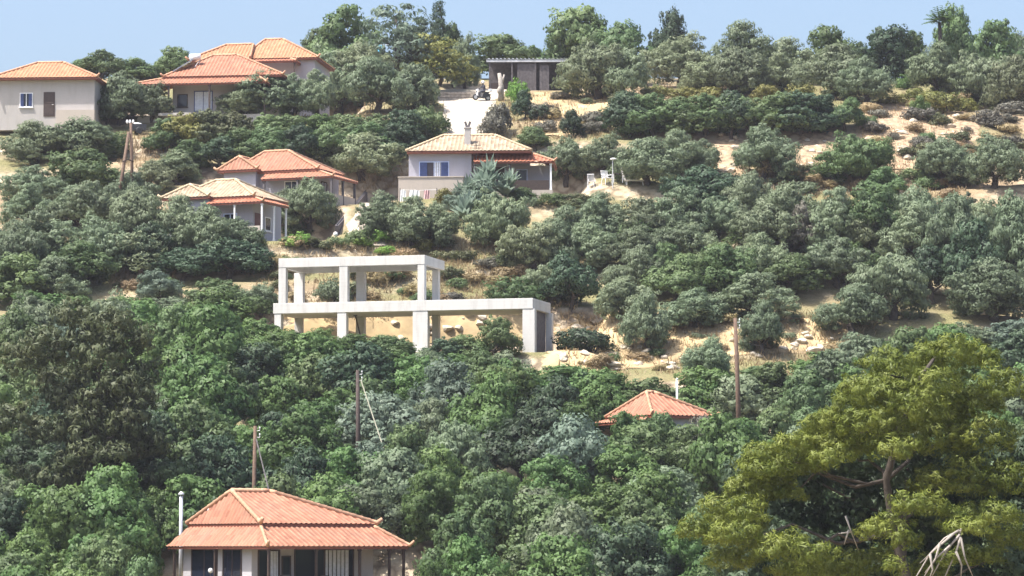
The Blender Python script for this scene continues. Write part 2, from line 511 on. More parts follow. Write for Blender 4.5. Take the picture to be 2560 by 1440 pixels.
strip('sandy_bank', [(932, 1400, 1500), (915, 1385, 1720), (885, 1385, 1930), (860, 1390, 2090), (835, 1400, 2150), (805, 1430, 2060), (785, 1440, 1700)], M['sand'], .09, 60, 60, .45)
strip('sandy_bank', [(872, 690, 1310), (845, 700, 1390), (815, 720, 1390), (790, 760, 1360), (770, 860, 1300)], M['sand'], .09, 40, 50, .45)
strip('sandy_slope', [(345, 1350, 1420), (310, 1345, 1480), (280, 1330, 1540), (250, 1325, 1560), (234, 1330, 1500)], M['sand'], .09, 20, 40, .35)
strip('rocky_slope', [(425, 2215, 2330), (390, 2190, 2420), (345, 2160, 2440), (300, 2150, 2420), (262, 2160, 2420)], M['scree'], .09, 30, 50, .4)
strip('rocky_scar', [(455, 1800, 1870), (410, 1785, 1860), (360, 1780, 1850), (338, 1795, 1840)], M['scree'], .09, 12, 40, .3)
strip('rocky_scar', [(455, 1960, 2080), (410, 1975, 2080), (360, 1985, 2075), (335, 2000, 2080)], M['scree'], .09, 12, 41, .3)

# ------------------------------------------------------------------ foliage
def unit(v):
    return v / np.maximum(np.linalg.norm(v, axis=1, keepdims=True), 1e-6)

def leaf_quads(P, Nn, L, W, rng, droop=0.0):
    """one diamond leaf spray at every point"""
    n = len(P)
    Rv = rng.normal(size=(n, 3))
    if droop: Rv = unit(Rv) * (1 - droop) + np.array([0, 0, -1.0]) * droop
    T = unit(Rv - Nn * np.sum(Rv * Nn, 1, keepdims=True))
    B = np.cross(Nn, T)
    l = (L * rng.uniform(.6, 1.3, (n, 1))) / 2; w = (W * rng.uniform(.6, 1.3, (n, 1))) / 2
    c = rng.uniform(-.25, .1, (n, 1))
    V = np.stack([P - T * l, P - B * w + T * l * c + Nn * w * .35, P + T * l, P + B * w + T * l * c + Nn * w * .35], 1).reshape(-1, 3)
    Q = np.arange(n * 4).reshape(n, 4)
    return V, Q

def sphere_dirs(n, rng):
    i = np.arange(n) + .5
    ph = np.arccos(1 - 2 * i / n); th = np.pi * (1 + 5 ** .5) * i + rng.uniform(0, 6.28)
    d = np.stack([np.cos(th) * np.sin(ph), np.sin(th) * np.sin(ph), np.cos(ph)], 1)
    return unit(d + rng.normal(size=d.shape) * .22)

def crown_points(lobes, rng, subr=.42, dens=2.2, leaves=26, inner=.25, low=-.75, sparse=.0):
    """leaf positions and normals: lobes carry sprays, sprays carry leaves"""
    Ps, Ns = [], []
    C = np.array([l[0] for l in lobes], float); RR = np.array([l[1] for l in lobes], float)
    for k in range(len(lobes)):
        c, r = C[k], RR[k]
        area = 4 * np.pi * ((r[0] * r[1] + r[0] * r[2] + r[1] * r[2]) / 3)
        n = max(6, int(area * dens / (np.pi * subr * subr)))
        d = sphere_dirs(n, rng)
        d = d[d[:, 2] > low]
        if sparse: d = d[rng.random(len(d)) > sparse]
        fac = rng.uniform(.72, 1.08, (len(d), 1)); fac = np.where(rng.random((len(d), 1)) < .13, fac * rng.uniform(1.12, 1.4, (len(d), 1)), fac)
        sc = c + d * r * fac
        q = ((sc[:, None, :] - C[None]) / RR[None]); inside = (np.sum(q * q, 2) < .55)
        inside[:, k] = False
        keep = ~inside.any(1)
        sc, d = sc[keep], d[keep]
        m = len(sc)
        if m == 0: continue
        rs = subr * rng.uniform(.6, 1.35, (m, 1))
        nl = leaves
        d2 = unit(rng.normal(size=(m, nl, 3)).reshape(-1, 3))
        rep = np.repeat(np.arange(m), nl)
        pos = sc[rep] + d2 * rs[rep] * np.array([1, 1, .8]) * rng.uniform(.25, 1, (m * nl, 1)) ** .5
        nor = unit(d2 * .85 + d[rep] * .8 + rng.normal(size=d2.shape) * .1)
        Ps.append(pos); Ns.append(nor)
        ni = int(m * nl * inner)
        d3 = unit(rng.normal(size=(ni, 3)))
        Ps.append(c + d3 * r * rng.uniform(.2, .85, (ni, 1))); Ns.append(unit(rng.normal(size=(ni, 3))))
    return np.concatenate(Ps), np.concatenate(Ns)

def limb(mb, p, q, r0, r1, rng, n=7, k=4):
    p = np.array(p, float); q = np.array(q, float)
    pts = []; rad = []
    L = np.linalg.norm(q - p)
    for i in range(k + 1):
        t = i / k
        o = rng.normal(size=3) * L * .05 * (0 if i in (0, k) else 1)
        pts.append(tuple(p + (q - p) * t + o)); rad.append(r0 + (r1 - r0) * t)
    mb.tube(pts, rad, n)

PROTO = {}
SOFT = {}
def proto(key, crown_name, P, Nn, L, W, seed, droop, mat, trunk=None, trunk_mat='bark', H=None, Wd=None):
    rng = np.random.default_rng(seed)
    V, Q = leaf_quads(P, unit(Nn + rng.normal(size=Nn.shape) * .3), L, W, rng, droop)
    me = mesh_np(crown_name, V, Q, M[mat], np.repeat(Nn, 4, axis=0))
    tm = None
    if trunk is not None:
        tm = bpy.data.meshes.new('trunk')
        tm.from_pydata(trunk.v, [], trunk.f); tm.materials.append(M[trunk_mat])
        tm.polygons.foreach_set('use_smooth', [True] * len(tm.polygons)); tm.update()
    lo = np.percentile(V, .4, axis=0); hi = np.percentile(V, 99.6, axis=0)
    PROTO[key] = dict(crown=me, trunk=tm, H=float(hi[2]), W=float(max(hi[0] - lo[0], .1)), cx=float((hi[0] + lo[0]) / 2), cn=crown_name)

def make_olive(key, seed, open_=.0):
    rng = np.random.default_rng(seed)
    lobes = []; tr = MB()
    limb(tr, (0, 0, -.3), (.1, 0, 1.1), .30, .22, rng)
    n = rng.integers(7, 10)
    for i in range(n):
        a = 2 * math.pi * i / n + rng.uniform(-.3, .3)
        rr = rng.uniform(1.15, 1.95); z = rng.uniform(1.25, 2.9)
        r = rng.uniform(.85, 1.25)
        c = (rr * math.cos(a), rr * math.sin(a), z)
        lobes.append((c, (r * .86, r * .86, r * rng.uniform(1.0, 1.4))))
        if i % 2 == 0: limb(tr, (.1, 0, 1.0), (c[0] * .8, c[1] * .8, c[2]), .15, .05, rng, 6)
    for i in range(rng.integers(3, 5)):
        a = rng.uniform(0, 6.28); rr = rng.uniform(0, .9)
        r = rng.uniform(.8, 1.15)
        lobes.append(((rr * math.cos(a), rr * math.sin(a), rng.uniform(3.0, 4.1)), (r * .85, r * .85, r * 1.2)))
    P, Nn = crown_points(lobes, rng, subr=.36, dens=1.25, leaves=40, inner=.3, low=-.9, sparse=.04 + open_)
    proto(key, 'crown', P, Nn, .27, .105, seed, .62, 'olive', tr)

def make_round(key, seed):
    rng = np.random.default_rng(seed)
    lobes = []; tr = MB()
    limb(tr, (0, 0, -.3), (0, .1, 1.4), .22, .16, rng)
    n = rng.integers(8, 12)
    for i in range(n):
        a = 2 * math.pi * i / n + rng.uniform(-.35, .35)
        rr = rng.uniform(.9, 1.9); z = rng.uniform(.9, 2.8)
        r = rng.uniform(.7, 1.2)
        lobes.append(((rr * math.cos(a), rr * math.sin(a), z), (r, r, r * rng.uniform(.8, 1.1))))
        if i % 3 == 0: limb(tr, (0, .1, 1.0), (rr * math.cos(a) * .8, rr * math.sin(a) * .8, z), .12, .04, rng, 6)
    for i in range(rng.integers(4, 6)):
        a = rng.uniform(0, 6.28); rr = rng.uniform(0, 1.1); r = rng.uniform(.7, 1.1)
        lobes.append(((rr * math.cos(a), rr * math.sin(a), rng.uniform(2.8, 3.8)), (r, r, r * .9)))
    P, Nn = crown_points(lobes, rng, subr=.40, dens=1.15, leaves=42, inner=.22, low=-.6)
    proto(key, 'crown', P, Nn, .24, .16, seed, .15, 'green', tr)

def make_tall(key, seed):
    rng = np.random.default_rng(seed)
    lobes = []; tr = MB()
    limb(tr, (0, 0, -.3), (.1, 0, 3.5), .22, .12, rng)
    for i in range(13):
        a = rng.uniform(0, 6.28); z = rng.uniform(1.8, 5.6); rr = (1 - abs(z - 3.2) / 4.0) * rng.uniform(.4, 1.7); r = rng.uniform(.55, .95)
        c = (rr * math.cos(a), rr * math.sin(a), z)
        lobes.append((c, (r, r, r * 1.15)))
        if i % 2: limb(tr, (.1, 0, min(z - .6, 3.3)), c, .08, .03, rng, 5)
    P, Nn = crown_points(lobes, rng, subr=.34, dens=.8, leaves=22, inner=.12, low=-.9, sparse=.25)
    proto(key, 'crown', P, Nn, .34, .12, seed, .6, 'teal', tr)

def make_conifer(key, seed):
    rng = np.random.default_rng(seed)
    lobes = []; tr = MB()
    limb(tr, (0, 0, -.3), (.05, 0, 6.6), .18, .03, rng)
    for i in range(20):
        z = 1.0 + 5.6 * i / 19; rr = (1 - (z - 1) / 6.0) * rng.uniform(.5, 1.2) ; a = i * 2.4
        r = .30 + .5 * (1 - (z - 1) / 6.2)
        lobes.append(((rr * math.cos(a), rr * math.sin(a), z), (r, r, r * .65)))
    P, Nn = crown_points(lobes, rng, subr=.26, dens=1.1, leaves=22, inner=.3)
    proto(key, 'crown', P, Nn, .26, .06, seed, 0, 'dark', tr)

def make_shrub(key, seed):
    rng = np.random.default_rng(seed)
    lobes = []
    for i in range(7):
        a = rng.uniform(0, 6.28); rr = rng.uniform(.1, .75); r = rng.uniform(.35, .6)
        lobes.append(((rr * math.cos(a), rr * math.sin(a), rng.uniform(.25, .8)), (r, r, r * .85)))
    P, Nn = crown_points(lobes, rng, subr=.22, dens=1.1, leaves=26, inner=.2, low=-.5)
    tr = MB()
    for i in range(4): limb(tr, (0, 0, -.15), (rng.uniform(-.5, .5), rng.uniform(-.5, .5), .6), .04, .015, rng, 5)
    proto(key, 'foliage', P, Nn, .17, .085, seed, .2, 'mid', tr)

def strap_points(n, L, rng, spread=.9, wide=.075):
    """long arching leaves of a yucca or agave"""
    V = []; Q = []
    for i in range(n):
        a = rng.uniform(0, 6.28); e = rng.uniform(.15, 1.0) * spread
        h = np.array([math.cos(a), math.sin(a), 0.]); s = np.array([-math.sin(a), math.cos(a), 0.])
        l = L * rng.uniform(.7, 1.15); w = l * wide
        b = len(V)
        for k in range(5):
            t = k / 4
            p = h * l * t * math.sin(e) + np.array([0, 0, 1.]) * l * (t * math.cos(e) - .35 * t * t * math.sin(e))
            ww = w * (1 - t ** 2 * .95)
            V += [p - s * ww, p + s * ww]
        for k in range(4):
            c = b + k * 2
            Q.append((c, c + 1, c + 3, c + 2))
    return np.array(V), np.array(Q)

for i in range(8): make_olive('olive%d' % i, 11 + i, .08 * (i % 3))
for i in range(8): make_round('round%d' % i, 41 + i)
for i in range(3): make_tall('tall%d' % i, 71 + i)
make_conifer('conifer0', 81)
for i in range(4): make_shrub('shrub%d' % i, 91 + i)

_rot = random.Random(4)
_cnt = {}
def tree(name, form, mat, p, H, W, label, cat='tree', group=None, rz=None, yscale=None, trunk_mat=None):
    """one plant of a form at a ground point, H metres high and W wide"""
    keys = [k for k in PROTO if k.rstrip('0123456789') == form]
    _cnt[form] = _cnt.get(form, 0) + 1
    pr = PROTO[keys[(_cnt[form] * 7 + _rot.randint(0, 1)) % len(keys)]]
    o = root(name, label, cat, p, _rot.uniform(0, 6.28) if rz is None else rz, group)
    sx = W / pr['W']; sz = H / pr['H']
    o.scale = (sx, sx if yscale is None else yscale, sz)
    c = link(bpy.data.objects.new(pr['cn'], pr['crown'])); c.parent = o
    c.material_slots[0].link = 'OBJECT'; c.material_slots[0].material = M[mat]
    if pr['trunk'] is not None:
        t = link(bpy.data.objects.new('trunk' if cat == 'tree' else 'stem', pr['trunk'])); t.parent = o
        if trunk_mat:
            t.material_slots[0].link = 'OBJECT'; t.material_slots[0].material = M[trunk_mat]
    return o

PLACED = []
def T(name, form, mat, cx, top, w, base, label, group=None, cat='tree', dY=0.0, **kw):
    """plant by its place in the photograph: centre column, top row, width, row where it stands"""
    p = hit(cx, base)
    if dY:
        d = ray(cx, base); y = p.y + dY
        p = Vector((d.x / d.y * y, y, tz(d.x / d.y * y, y)))
    if 380 < cx < 900 and 440 < base < 700: pass
    elif form == 'olive': w = w * 1.1; top = top - (base - top) * .06
    elif form == 'round' and name != 'thicket_tree': w = w * 1.1; top = top - (base - top) * .05
    s = ppm(p.y)
    z_top = at(cx, top, p.y).z
    H = max(z_top - p.z, .4)
    PLACED.append((p.x, p.y, w / s / 2))
    return tree(name, form, mat, p - Vector((0, 0, .08)), H, w / s, label, cat, group, **kw)

# ------------------------------------------------------------------ building kit
def slope(mb, p0, p1, q0, q1, P=.30, amp=.05, rows=3, lift=.0):
    """one roof slope of barrel tiles between an eave p0-p1 and a top line q0-q1"""
    p0, p1, q0, q1 = Vector(p0), Vector(p1), Vector(q0), Vector(q1)
    e = (p1 - p0); L = e.length; e = e / L
    s = (q0 - p0) - e * (q0 - p0).dot(e); h = s.length; s = s / h
    nn = e.cross(s)
    if nn.z < 0: nn = -nn
    a0 = (q0 - p0).dot(e); a1 = (q1 - p0).dot(e)
    n = max(4, int(L / P * 6))
    prev = None
    for i in range(n + 1):
        x = L * i / n
        t = h
        if x < a0: t = h * x / a0
        elif x > a1: t = h * (L - x) / max(L - a1, 1e-5)
        t = max(t, 0.0)
        w = amp * (.5 + .5 * math.cos(2 * math.pi * x / P))
        w = amp * max(0.0, math.cos(2 * math.pi * x / P)) ** .6 if w > amp * .5 else w * .3
        col = [(p0 + e * x + s * (t * k / rows) + nn * (w + lift + .012 * ((i // 3) % 2)), (x, t * k / rows)) for k in range(rows + 1)]
        if prev is not None:
            for k in range(rows):
                mb.quad(prev[k][0], col[k][0], col[k + 1][0], prev[k + 1][0], (prev[k][1], col[k][1], col[k + 1][1], prev[k + 1][1]))
        prev = col

def caps(mb, lines, r=.10):
    for a, b, up in lines:
        a, b = Vector(a), Vector(b)
        n = max(2, int((b - a).length / .38))
        pts = []; rad = []
        for i in range(n):
            p = a + (b - a) * (i / n); q = a + (b - a) * ((i + .96) / n)
            pts += [p, q]; rad += [r * 1.12, r * .92]
        if up:                                # the lowest cap turns up at the corner
            d = (a - b).normalized()
            pts = [a + Vector((d.x, d.y, 0)) * .28 + Vector((0, 0, .20))] + pts; rad = [r * .8] + rad
        pts = [p + Vector((0, 0, .06)) for p in pts]
        mb.tube(pts, rad, 8)

def hip(house, x0, x1, y0, y1, z, h, xa, xb, ya, yb=None, mat='roof_orange', ridge='ridge', up=True, sides='flrb', th=.16, r=.10):
    """hipped tile roof: eave rectangle, ridge from (xa, ya) to (xb, yb)"""
    if yb is None: yb = ya
    mb = MB()
    A, B, C_, D = (x0, y0, z), (x1, y0, z), (x1, y1, z), (x0, y1, z)
    if xa == xb:       # ridge runs away from the front
        E, G = (xa, ya, z + h), (xb, yb, z + h)
        if 'f' in sides: slope(mb, A, B, E, E)
        if 'r' in sides: slope(mb, B, C_, E, G)
        if 'b' in sides: slope(mb, C_, D, G, G)
        if 'l' in sides: slope(mb, D, A, G, E)
        hips = [(A, E, up), (B, E, up), (C_, G, False), (D, G, False), (E, G, False)]
    else:
        E, G = (xa, ya, z + h), (xb, yb, z + h)
        if 'f' in sides: slope(mb, A, B, E, G)
        if 'r' in sides: slope(mb, B, C_, G, G)
        if 'b' in sides: slope(mb, C_, D, G, E)
        if 'l' in sides: slope(mb, D, A, E, E)
        hips = [(A, E, up), (B, G, up), (C_, G, False), (D, E, False), (E, G, False)]
    ro = mb.build('roof', M[mat], house)
    for hl in hips:
        mc = MB(); caps(mc, [hl], r); mc.build('ridge_tiles', M[ridge], ro, smooth=True)
    me = MB(); me.box(x0 + .04, x1 - .04, y0 + .04, y1 - .04, z - th, z - .01)
    me.build('eaves', M['fascia'], ro)
    return ro

def skirt(house, o, i, zo, zi, sides='fr', mat='roof_orange', ridge='ridge', th=.13, up=True, r=.09):
    """lean-to tile roof round a veranda: outer and inner rectangles (x0, x1, y0, y1)"""
    X0, X1, Y0, Y1 = o; x0, x1, y0, y1 = i
    A, B, C_, D = (X0, Y0, zo), (X1, Y0, zo), (X1, Y1, zo), (X0, Y1, zo)
    a, b, c, d = (x0, y0, zi), (x1, y0, zi), (x1, y1, zi), (x0, y1, zi)
    mb = MB(); me = MB(); cl = []
    if 'f' in sides:
        slope(mb, A, B, a, b); me.box(X0 + .05, X1 - .05, Y0 + .05, Y0 + .17, zo - th, zo - .01)
    if 'r' in sides:
        slope(mb, B, C_, b, c); me.box(X1 - .17, X1 - .05, Y0 + .18, Y1 - .05, zo - th, zo - .01)
    if 'b' in sides: slope(mb, C_, D, c, d)
    if 'l' in sides:
        slope(mb, D, A, d, a); me.box(X0 + .05, X0 + .17, Y0 + .18, Y1 - .05, zo - th, zo - .01)
    if 'f' in sides and 'l' in sides: cl.append((A, a, up))
    if 'f' in sides and 'r' in sides: cl.append((B, b, up))
    if 'f' in sides and 'l' not in sides:      # closed end of the lean-to
        me.poly([A, a, (x0, y0, zo)])
    ro = mb.build('veranda_roof', M[mat], house)
    if cl:
        for hl in cl:
            mc = MB(); caps(mc, [hl], r); mc.build('ridge_tiles', M[ridge], ro, smooth=True)
    if len(me.v): me.build('eaves', M['fascia'], ro)
    return ro

RZ = {'f': 0.0, 'l': -math.pi / 2, 'r': math.pi / 2}

def wpart(name, mb, mat, parent, at_, face, **k):
    o = mb.build(name, M[mat], parent, **k)
    o.location = at_; o.rotation_euler = (0, 0, RZ[face])
    return o

def window(house, at_, face, w, h, frame='white', pane='glass', shutters=None, curtain=False, name='window', fr=.07, sill=True):
    f = MB()
    f.box(0, w, -.05, .01, 0, fr); f.box(0, w, -.05, .01, h - fr, h)
    f.box(0, fr, -.05, .01, fr, h - fr); f.box(w - fr, w, -.05, .01, fr, h - fr)
    if w > .9: f.box(w / 2 - .025, w / 2 + .025, -.045, .01, fr, h - fr)
    if sill: f.box(-.06, w + .06, -.12, .012, -.07, -.004)
    wf = wpart(name, f, frame, house, at_, face)
    p = MB(); p.box(fr, w - fr, -.02, .012, fr, h - fr); p.build('pane', M[pane], wf)
    if curtain:
        c = MB()
        n = 26
        for i in range(n):
            x0 = w * .52 + (w * .40) * i / n; x1 = w * .52 + (w * .40) * (i + 1) / n
            y0 = -.03 - .015 * math.sin(i * 1.4); y1 = -.03 - .015 * math.sin((i + 1) * 1.4)
            c.quad((x0, y0, fr), (x1, y1, fr), (x1, y1, h - fr), (x0, y0, h - fr))
        c.build('curtain', M['curtain'], wf)
    if shutters:
        for sx in (0, 1):
            s = MB(); sw = w * .24
            x0 = fr if sx == 0 else w - fr - sw
            s.box(x0, x0 + sw, -.075, -.052, fr, h - fr)
            k = int(h / .09)
            for q in range(k):
                z = fr + (h - 2 * fr) * (q + .5) / k
                s.box(x0 + .03, x0 + sw - .03, -.09, -.0755, z - .025, z + .018)
            s.build('shutter', M[shutters], wf)
    return wf

def door(house, at_, face, w, h, mat='dark_wood', frame='dark_wood'):
    d = MB(); d.box(0, w, -.04, .01, 0, h)
    for k in (0, 1): d.box(w * .15, w * .85, -.055, -.041, h * (.08 + .46 * k), h * (.46 + .46 * k))
    o = wpart('door', d, mat, house, at_, face)
    hd = MB(); hd.tube([(w * .88, -.05, h * .48), (w * .88, -.11, h * .48), (w * .74, -.11, h * .48)], .018, 6); hd.build('handle', M['metal'], o)
    return o

def post(house, x, y, z0, z1, r=.07, mat='dark_wood', name='post'):
    p = MB(); p.box(x - r, x + r, y - r, y + r, z0, z1); p.box(x - r * 1.5, x + r * 1.5, y - r * 1.5, y + r * 1.5, z1 - .10, z1 - .001)
    p.box(x - r * 1.4, x + r * 1.4, y - r * 1.4, y + r * 1.4, z0 - .001, z0 + .12)
    return p.build(name, M[mat], house)

def chimney(house, x, y, z0, z1, w=.45, mat='wall', pots=True):
    c = MB(); c.box(x - w / 2, x + w / 2, y - w / 2, y + w / 2, z0, z1); c.box(x - w * .6, x + w * .6, y - w * .6, y + w * .6, z1 + .001, z1 + .09)
    o = c.build('chimney', M[mat], house)
    if pots:
        p = MB()
        for s in (-1, 1): p.obox((x + s * w * .12, y, z1 + .09), (x + s * w * .42, y, z1 + .55), .06, w * .4)
        p.build('cowl', M['boards'], o)
    return o

# ------------------------------------------------------------------ big red-roofed house at the foot of the slope
def house_foot():
    c0 = at(669, 1366, 155.0)
    zg = tz(c0.x + 1, c0.y + 5)
    h = root('tiled_house', 'big house with orange hipped roof, shaded veranda and dark posts below the thicket', 'house', (c0.x, c0.y, zg), R(38))
    E = c0.z - zg                                  # veranda eave above the floor
    skirt(h, (0, 8.5, 0, 9.2), (.95, 7.65, 2.05, 8.5), E, E + 1.0, 'frl', ridge='ridge')
    hip(h, .85, 7.85, 1.9, 8.65, E + 1.12, 1.62, 1.75, 4.0, 5.9, mat='roof_orange', ridge='ridge', r=.12)
    w = MB(); w.box(.6, 7.9, 2.3, 8.55, -.4, E + .1); w.box(1.1, 7.5, 2.4, 8.2, E + .101, E + 1.0); w.build('wall', M['wall_white'], h)
    fl = MB(); fl.box(.05, 8.45, .05, 8.95, -.9, -.02); fl.build('veranda_floor', M['concrete_grey'], h)
    for x, y in ((.22, .22), (3.0, .22), (5.6, .22), (7.4, .22), (8.28, .22), (.22, 5.0), (.22, 8.78)):
        post(h, x, y, 0, E - .13, .055)
    # left face, seen at an angle: two dark openings between pale piers
    window(h, (.6, 7.75, .15), 'l', 2.4, 2.3, 'dark_wood', 'glass', name='glass_door', sill=False)
    window(h, (.6, 4.85, .15), 'l', 1.7, 2.3, 'dark_wood', 'glass', name='glass_door', sill=False)
    # front face: door, wide glazing with white curtains
    window(h, (.95, 2.3, .1), 'f', 1.3, 2.3, 'dark_wood', 'glass', name='glass_door', curtain=True, sill=False)
    window(h, (3.1, 2.3, .1), 'f', 3.6, 2.35, 'dark_wood', 'glass', name='glass_door', curtain=True, sill=False)
    window(h, (2.35, 2.3, .9), 'f', .55, 1.2, 'dark_wood', 'glass', curtain=False)
    k = MB(); k.tube([(5.1, .6, E + .1), (5.1, .6, E - .3), (5.1, .6, E - .35)], .02, 6)
    ch = MB(); p = at(455, 1290, 160.5)
    # hoist pipe left of the roof
    v = MB(); v.box(1.22, 1.5, 7.2, 7.46, E + 1.5, E + 2.02); v.build('skylight', M['white'], h)
    return h, E, zg
HF, HFE, HFZ = house_foot()

def flue():
    p = at(453, 1240, 165.2); g = tz(p.x, p.y)
    o = root('flue_pipe', 'pale grey flue pipe with a small cap behind the big veranda house', 'pipe', (p.x, p.y, g))
    m = MB(); m.tube([(0, 0, -.3), (0, 0, p.z - g)], .095, 10); m.build('pipe', M['metal'], o, smooth=True)
    m = MB(); m.lathe([(.16, p.z - g + .08), (.14, p.z - g + .14), (.03, p.z - g + .24)], (0, 0, 0), 10); m.build('cap', M['metal'], o)
    for k in range(3):
        m = MB(); m.tube([(.08 * math.cos(k * 2.1), .08 * math.sin(k * 2.1), p.z - g - .02), (.12 * math.cos(k * 2.1), .12 * math.sin(k * 2.1), p.z - g + .09)], .012, 5); m.build('bracket', M['metal'], o)
flue()

# veranda furniture seen over the lower edge
def chair(label, loc, rz, mat='metal_dark', s=1.0, name='garden_chair', group=None):
    o = root(name, label, 'chair', loc, rz, group)
    o.scale = (s, s, s)
    a = MB(); a.box(-.24, .24, -.23, .23, .42, .46); a.build('seat', M[mat], o, bevel=.015)
    b = MB()
    for i in range(6):
        x = -.21 + .084 * i
        b.obox((x, .22, .46), (x * 1.05, .31, .92), .045, .02)
    b.obox((-.25, .31, .92), (.25, .31, .92), .05, .05); b.build('backrest', M[mat], o)
    for x in (-.21, .21):
        for y in (-.2, .2):
            l = MB(); l.tube([(x, y, .43), (x * 1.15, y * 1.2, 0)], [.026, .018], 6); l.build('leg', M[mat], o)
        r = MB(); r.tube([(x * 1.15, -.22, .43), (x * 1.15, -.22, .64), (x * 1.15, .27, .66)], .02, 6); r.build('armrest', M[mat], o)
    return o

def on_house(h, x, y, z):
    m = Matrix.Translation(h.location) @ Matrix.Rotation(h.rotation_euler.z, 4, 'Z')
    return m @ Vector((x, y, z))

chair('dark garden chair on the veranda of the big house, nearest its corner post', on_house(HF, 1.5, .9, 0), R(200), s=1.25)
chair('dark garden chair on the big veranda before the white curtains', on_house(HF, 4.4, 1.0, 0), R(60), s=1.2)
def table_round():
    o = root('veranda_table', 'dark round table on the veranda of the big house between the chairs', 'table', on_house(HF, 3.0, 1.0, 0))
    m = MB(); m.lathe([(.03, .86), (.6, .87), (.62, .90), (.6, .93), (.02, .93)], (0, 0, 0), 20); m.build('tabletop', M['metal_dark'], o)
    m = MB(); m.lathe([(.22, 0), (.20, .04), (.05, .09), (.045, .86)], (0, 0, 0), 12); m.build('pedestal', M['metal_dark'], o)
table_round()
def lamp():
    o = root('globe_lamp', 'small white globe lamp on a stem by the dark glass doors of the big house', 'lamp', on_house(HF, .15, 5.3, 0))
    m = MB(); m.tube([(0, 0, 0), (0, 0, 1.25)], .025, 6); m.build('stem', M['metal_dark'], o)
    m = MB(); m.lathe([(.02, 1.24), (.09, 1.27), (.13, 1.36), (.09, 1.46), (.02, 1.49)], (0, 0, 0), 12); m.build('lamp_shade', M['white'], o, smooth=True)
lamp()

# ------------------------------------------------------------------ low red roof in the thicket
def house_thicket():
    c0 = at(1640, 1037, 186.0); zg = tz(c0.x, c0.y + 3)
    h = root('tiled_house', 'small red-roofed house almost sunk in the green thicket below the sandy bank', 'house', (c0.x, c0.y, zg), R(30))
    E = c0.z - zg
    hip(h, -.2, 4.25, .1, 5.3, E, 1.42, 1.0, 1.5, 2.6, mat='roof_orange', ridge='ridge')
    skirt(h, (-.9, 4.2, -.1, 6.2), (-.1, 4.1, .6, 5.2), E - .35, E - .12, 'l', mat='roof_orange')
    w = MB(); w.box(.15, 3.95, .5, 4.9, -.4, E - .1); w.build('wall', M['wall_lilac'], h)
    window(h, (1.5, .5, .9), 'f', 1.0, 1.1, 'blue_pale', 'glass')
    door(h, (2.8, .5, 0), 'f', .9, 2.0, 'boards')
    p = on_house(h, 3.6, 3.3, 0)
    o = root('vent_pipe', 'thin pale green vent pipe standing up behind the sunken red roof', 'pipe', (p.x, p.y, tz(p.x, p.y)))
    t = at(1691, 950, p.y).z - tz(p.x, p.y)
    m = MB(); m.tube([(0, 0, 0), (0, 0, t)], .065, 8); m.build('pipe', M['pipe'], o, smooth=True)
    m = MB(); m.lathe([(.075, t + .001), (.09, t + .05), (.02, t + .12)], (0, 0, 0), 8); m.build('cap', M['pipe'], o)
house_thicket()

